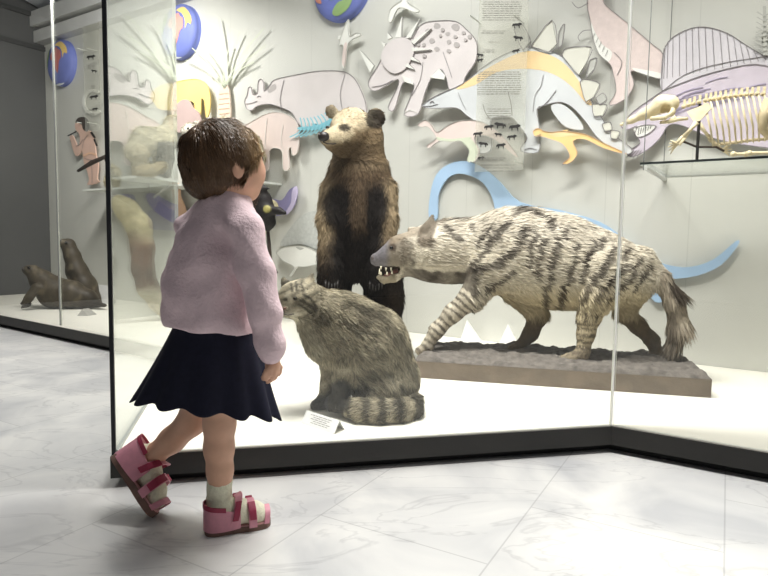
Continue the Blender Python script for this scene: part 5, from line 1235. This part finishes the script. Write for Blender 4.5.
# socks and sandals
sockm = mat('cream_sock', (226, 224, 200), .9, noise=(120, .05), bump=(220, .3)); spink = mat('sandal_pink', (214, 146, 162), .5, noise=(60, .08)); scrim = mat('sandal_crimson', (150, 46, 74), .55); ssole = mat('sandal_sole', (118, 92, 82), .8, noise=(50, .15)); sinner = mat('sandal_footbed', (200, 150, 150), .7)
def foot(org, X, U, L, cuff, name_lab):
    X = X / np.linalg.norm(X); U = U - X * (U @ X); U /= np.linalg.norm(U); W = np.cross(U, X); k_ = L / .15
    lp = lambda a, b_, c: org + (X * a + W * b_ + U * c) * k_
    s = SDF(); s.cap(lp(-.045, 0, .040), lp(0, 0, .040), .026, .026, .015); s.cap(lp(0, 0, .040), lp(.035, 0, .033), .0265, .024, .015); s.cap(lp(.035, .006, .032), lp(.055, .004, .028), .021, .017, .012); s.cap(lp(.035, -.008, .030), lp(.050, -.012, .026), .018, .014, .012)
    s.cap(lp(-.040, 0, .045), cuff[0], .0265, .0275, .012); s.cap(cuff[0], cuff[1], .0275, .0285, .008)
    ct = (cuff[1] - cuff[0]); ct /= np.linalg.norm(ct); s.half(cuff[1], ct)
    V, Q = s.mesh(.004, lambda x, y, z: .0007 * np.sin(160 * z + 60 * x), 1); mesh_obj('sock', V, Q, sockm, person)
    sd = None
    out = [(-.074, 0), (-.070, .018), (-.055, .028), (-.03, .029), (0, .028), (.03, .033), (.055, .032), (.07, .02), (.076, .003), (.072, -.016), (.058, -.028), (.03, -.031), (0, -.027), (-.03, -.027), (-.055, -.027), (-.070, -.018)]
    o2 = smooth_poly(out, 3); mb = MB(); mb.hexa([lp(a, b_, 0) for a, b_ in o2], [lp(a, b_, .013) for a, b_ in o2], 0); mb.hexa([lp(a * .97, b_ * .95, .0131) for a, b_ in o2], [lp(a * .97, b_ * .95, .0155) for a, b_ in o2], 1)
    sd = mb.build('sandal', [ssole, sinner], person)
    def band(name, pts, wv, m, th=.003, cen=None):
        pts = smooth_poly(pts, 5, False); n = len(pts); vv, ff = [], []
        for i in range(n):
            t = pts[min(i + 1, n - 1)] - pts[max(i - 1, 0)]; t = t / np.linalg.norm(t); wd = wv(i / (n - 1)) if callable(wv) else wv; nn = np.cross(t, wd / np.linalg.norm(wd)); nn /= np.linalg.norm(nn)
            if nn @ (pts[i] - cen) < 0: nn = -nn
            vv += [pts[i] - wd, pts[i] + wd, pts[i] + wd + nn * th, pts[i] - wd + nn * th]
        for i in range(n - 1):
            for q_ in range(4): ff.append((i * 4 + q_, i * 4 + (q_ + 1) % 4, i * 4 + 4 + (q_ + 1) % 4, i * 4 + 4 + q_))
        ff += [(3, 2, 1, 0), tuple((n - 1) * 4 + q_ for q_ in range(4))]
        mb_ = MB(); mb_.add(vv, ff); return mb_.build(name, m, sd, smooth=False)
    cc = lp(-.03, 0, .04)
    band('heel_counter', [lp(.002, -.0285, .032), lp(-.03, -.0295, .034), lp(-.062, -.022, .036), lp(-.0735, 0, .037), lp(-.062, .022, .036), lp(-.03, .0295, .034), lp(.002, .0285, .032)], lambda t: U * k_ * (.018 + .010 * math.sin(math.pi * t)), spink, .003, cc)
    band('heel_rim', [lp(-.03, -.031, .060), lp(-.062, -.024, .064), lp(-.0745, 0, .066), lp(-.062, .024, .064), lp(-.03, .031, .060)], U * .005, scrim, .003, cc)
    def arch(x0, x1, r, ht, lift=0): return [lp(x0, -r, .012), lp(x0 + (x1 - x0) * .3, -r * 1.02, .03), lp(x0 + (x1 - x0) * .7, -r * .72, ht * .86), lp(x1, 0, ht), lp(x0 + (x1 - x0) * .7, r * .72, ht * .86), lp(x0 + (x1 - x0) * .3, r * 1.02, .03), lp(x0, r, .012)]
    band('strap', arch(.030, .028, .033, .062), X * .009 * k_, spink, .003, lp(.03, 0, .02))
    band('strap', [lp(-.012, -.0305, .03), lp(-.006, -.029, .055), lp(.0, -.018, .072), lp(.003, 0, .077), lp(.0, .018, .072), lp(-.006, .029, .055), lp(-.012, .0305, .03)], X * .008 * k_ + U * .004, spink, .003, lp(-.01, 0, .02))
    band('strap', [lp(.062, -.026, .012), lp(.066, -.018, .034), lp(.067, 0, .042), lp(.066, .018, .034), lp(.062, .028, .012)], X * .006 * k_, spink, .003, lp(.05, 0, .01))
    for sg in (1, -1):
        band('strap_tab', [lp(.030, .033 * sg, .030), lp(.029, .0285 * sg, .048), lp(.028, .014 * sg, .062)], X * .0075 * k_, scrim, .0055, lp(.03, 0, .02))
        band('strap_tab', [lp(-.010, .0315 * sg, .034), lp(-.005, .0305 * sg, .054), lp(.0, .02 * sg, .071)], X * .0065 * k_, scrim, .0055, lp(-.01, 0, .02))
    return sd
h0, t0 = on_z(204, 533.5, 0), on_z(270, 522.5, 0)
foot((h0 + t0) / 2, t0 - h0, Zh, np.linalg.norm(t0 - h0), (at(218.5, 503, 1.322), at(220, 479, 1.312)), 'front')
t1_ = on_z(152, 520, 0) + Zh * .006; h1 = at(112, 456, 1.395); LL = .15
Xr = (t1_ - h1) / np.linalg.norm(t1_ - h1); LL = np.linalg.norm(t1_ - h1)
foot((h1 + t1_) / 2, Xr, np.array([.85, .30, .48]), LL, (at(144, 463, 1.405), at(157, 452, 1.40)), 'rear')
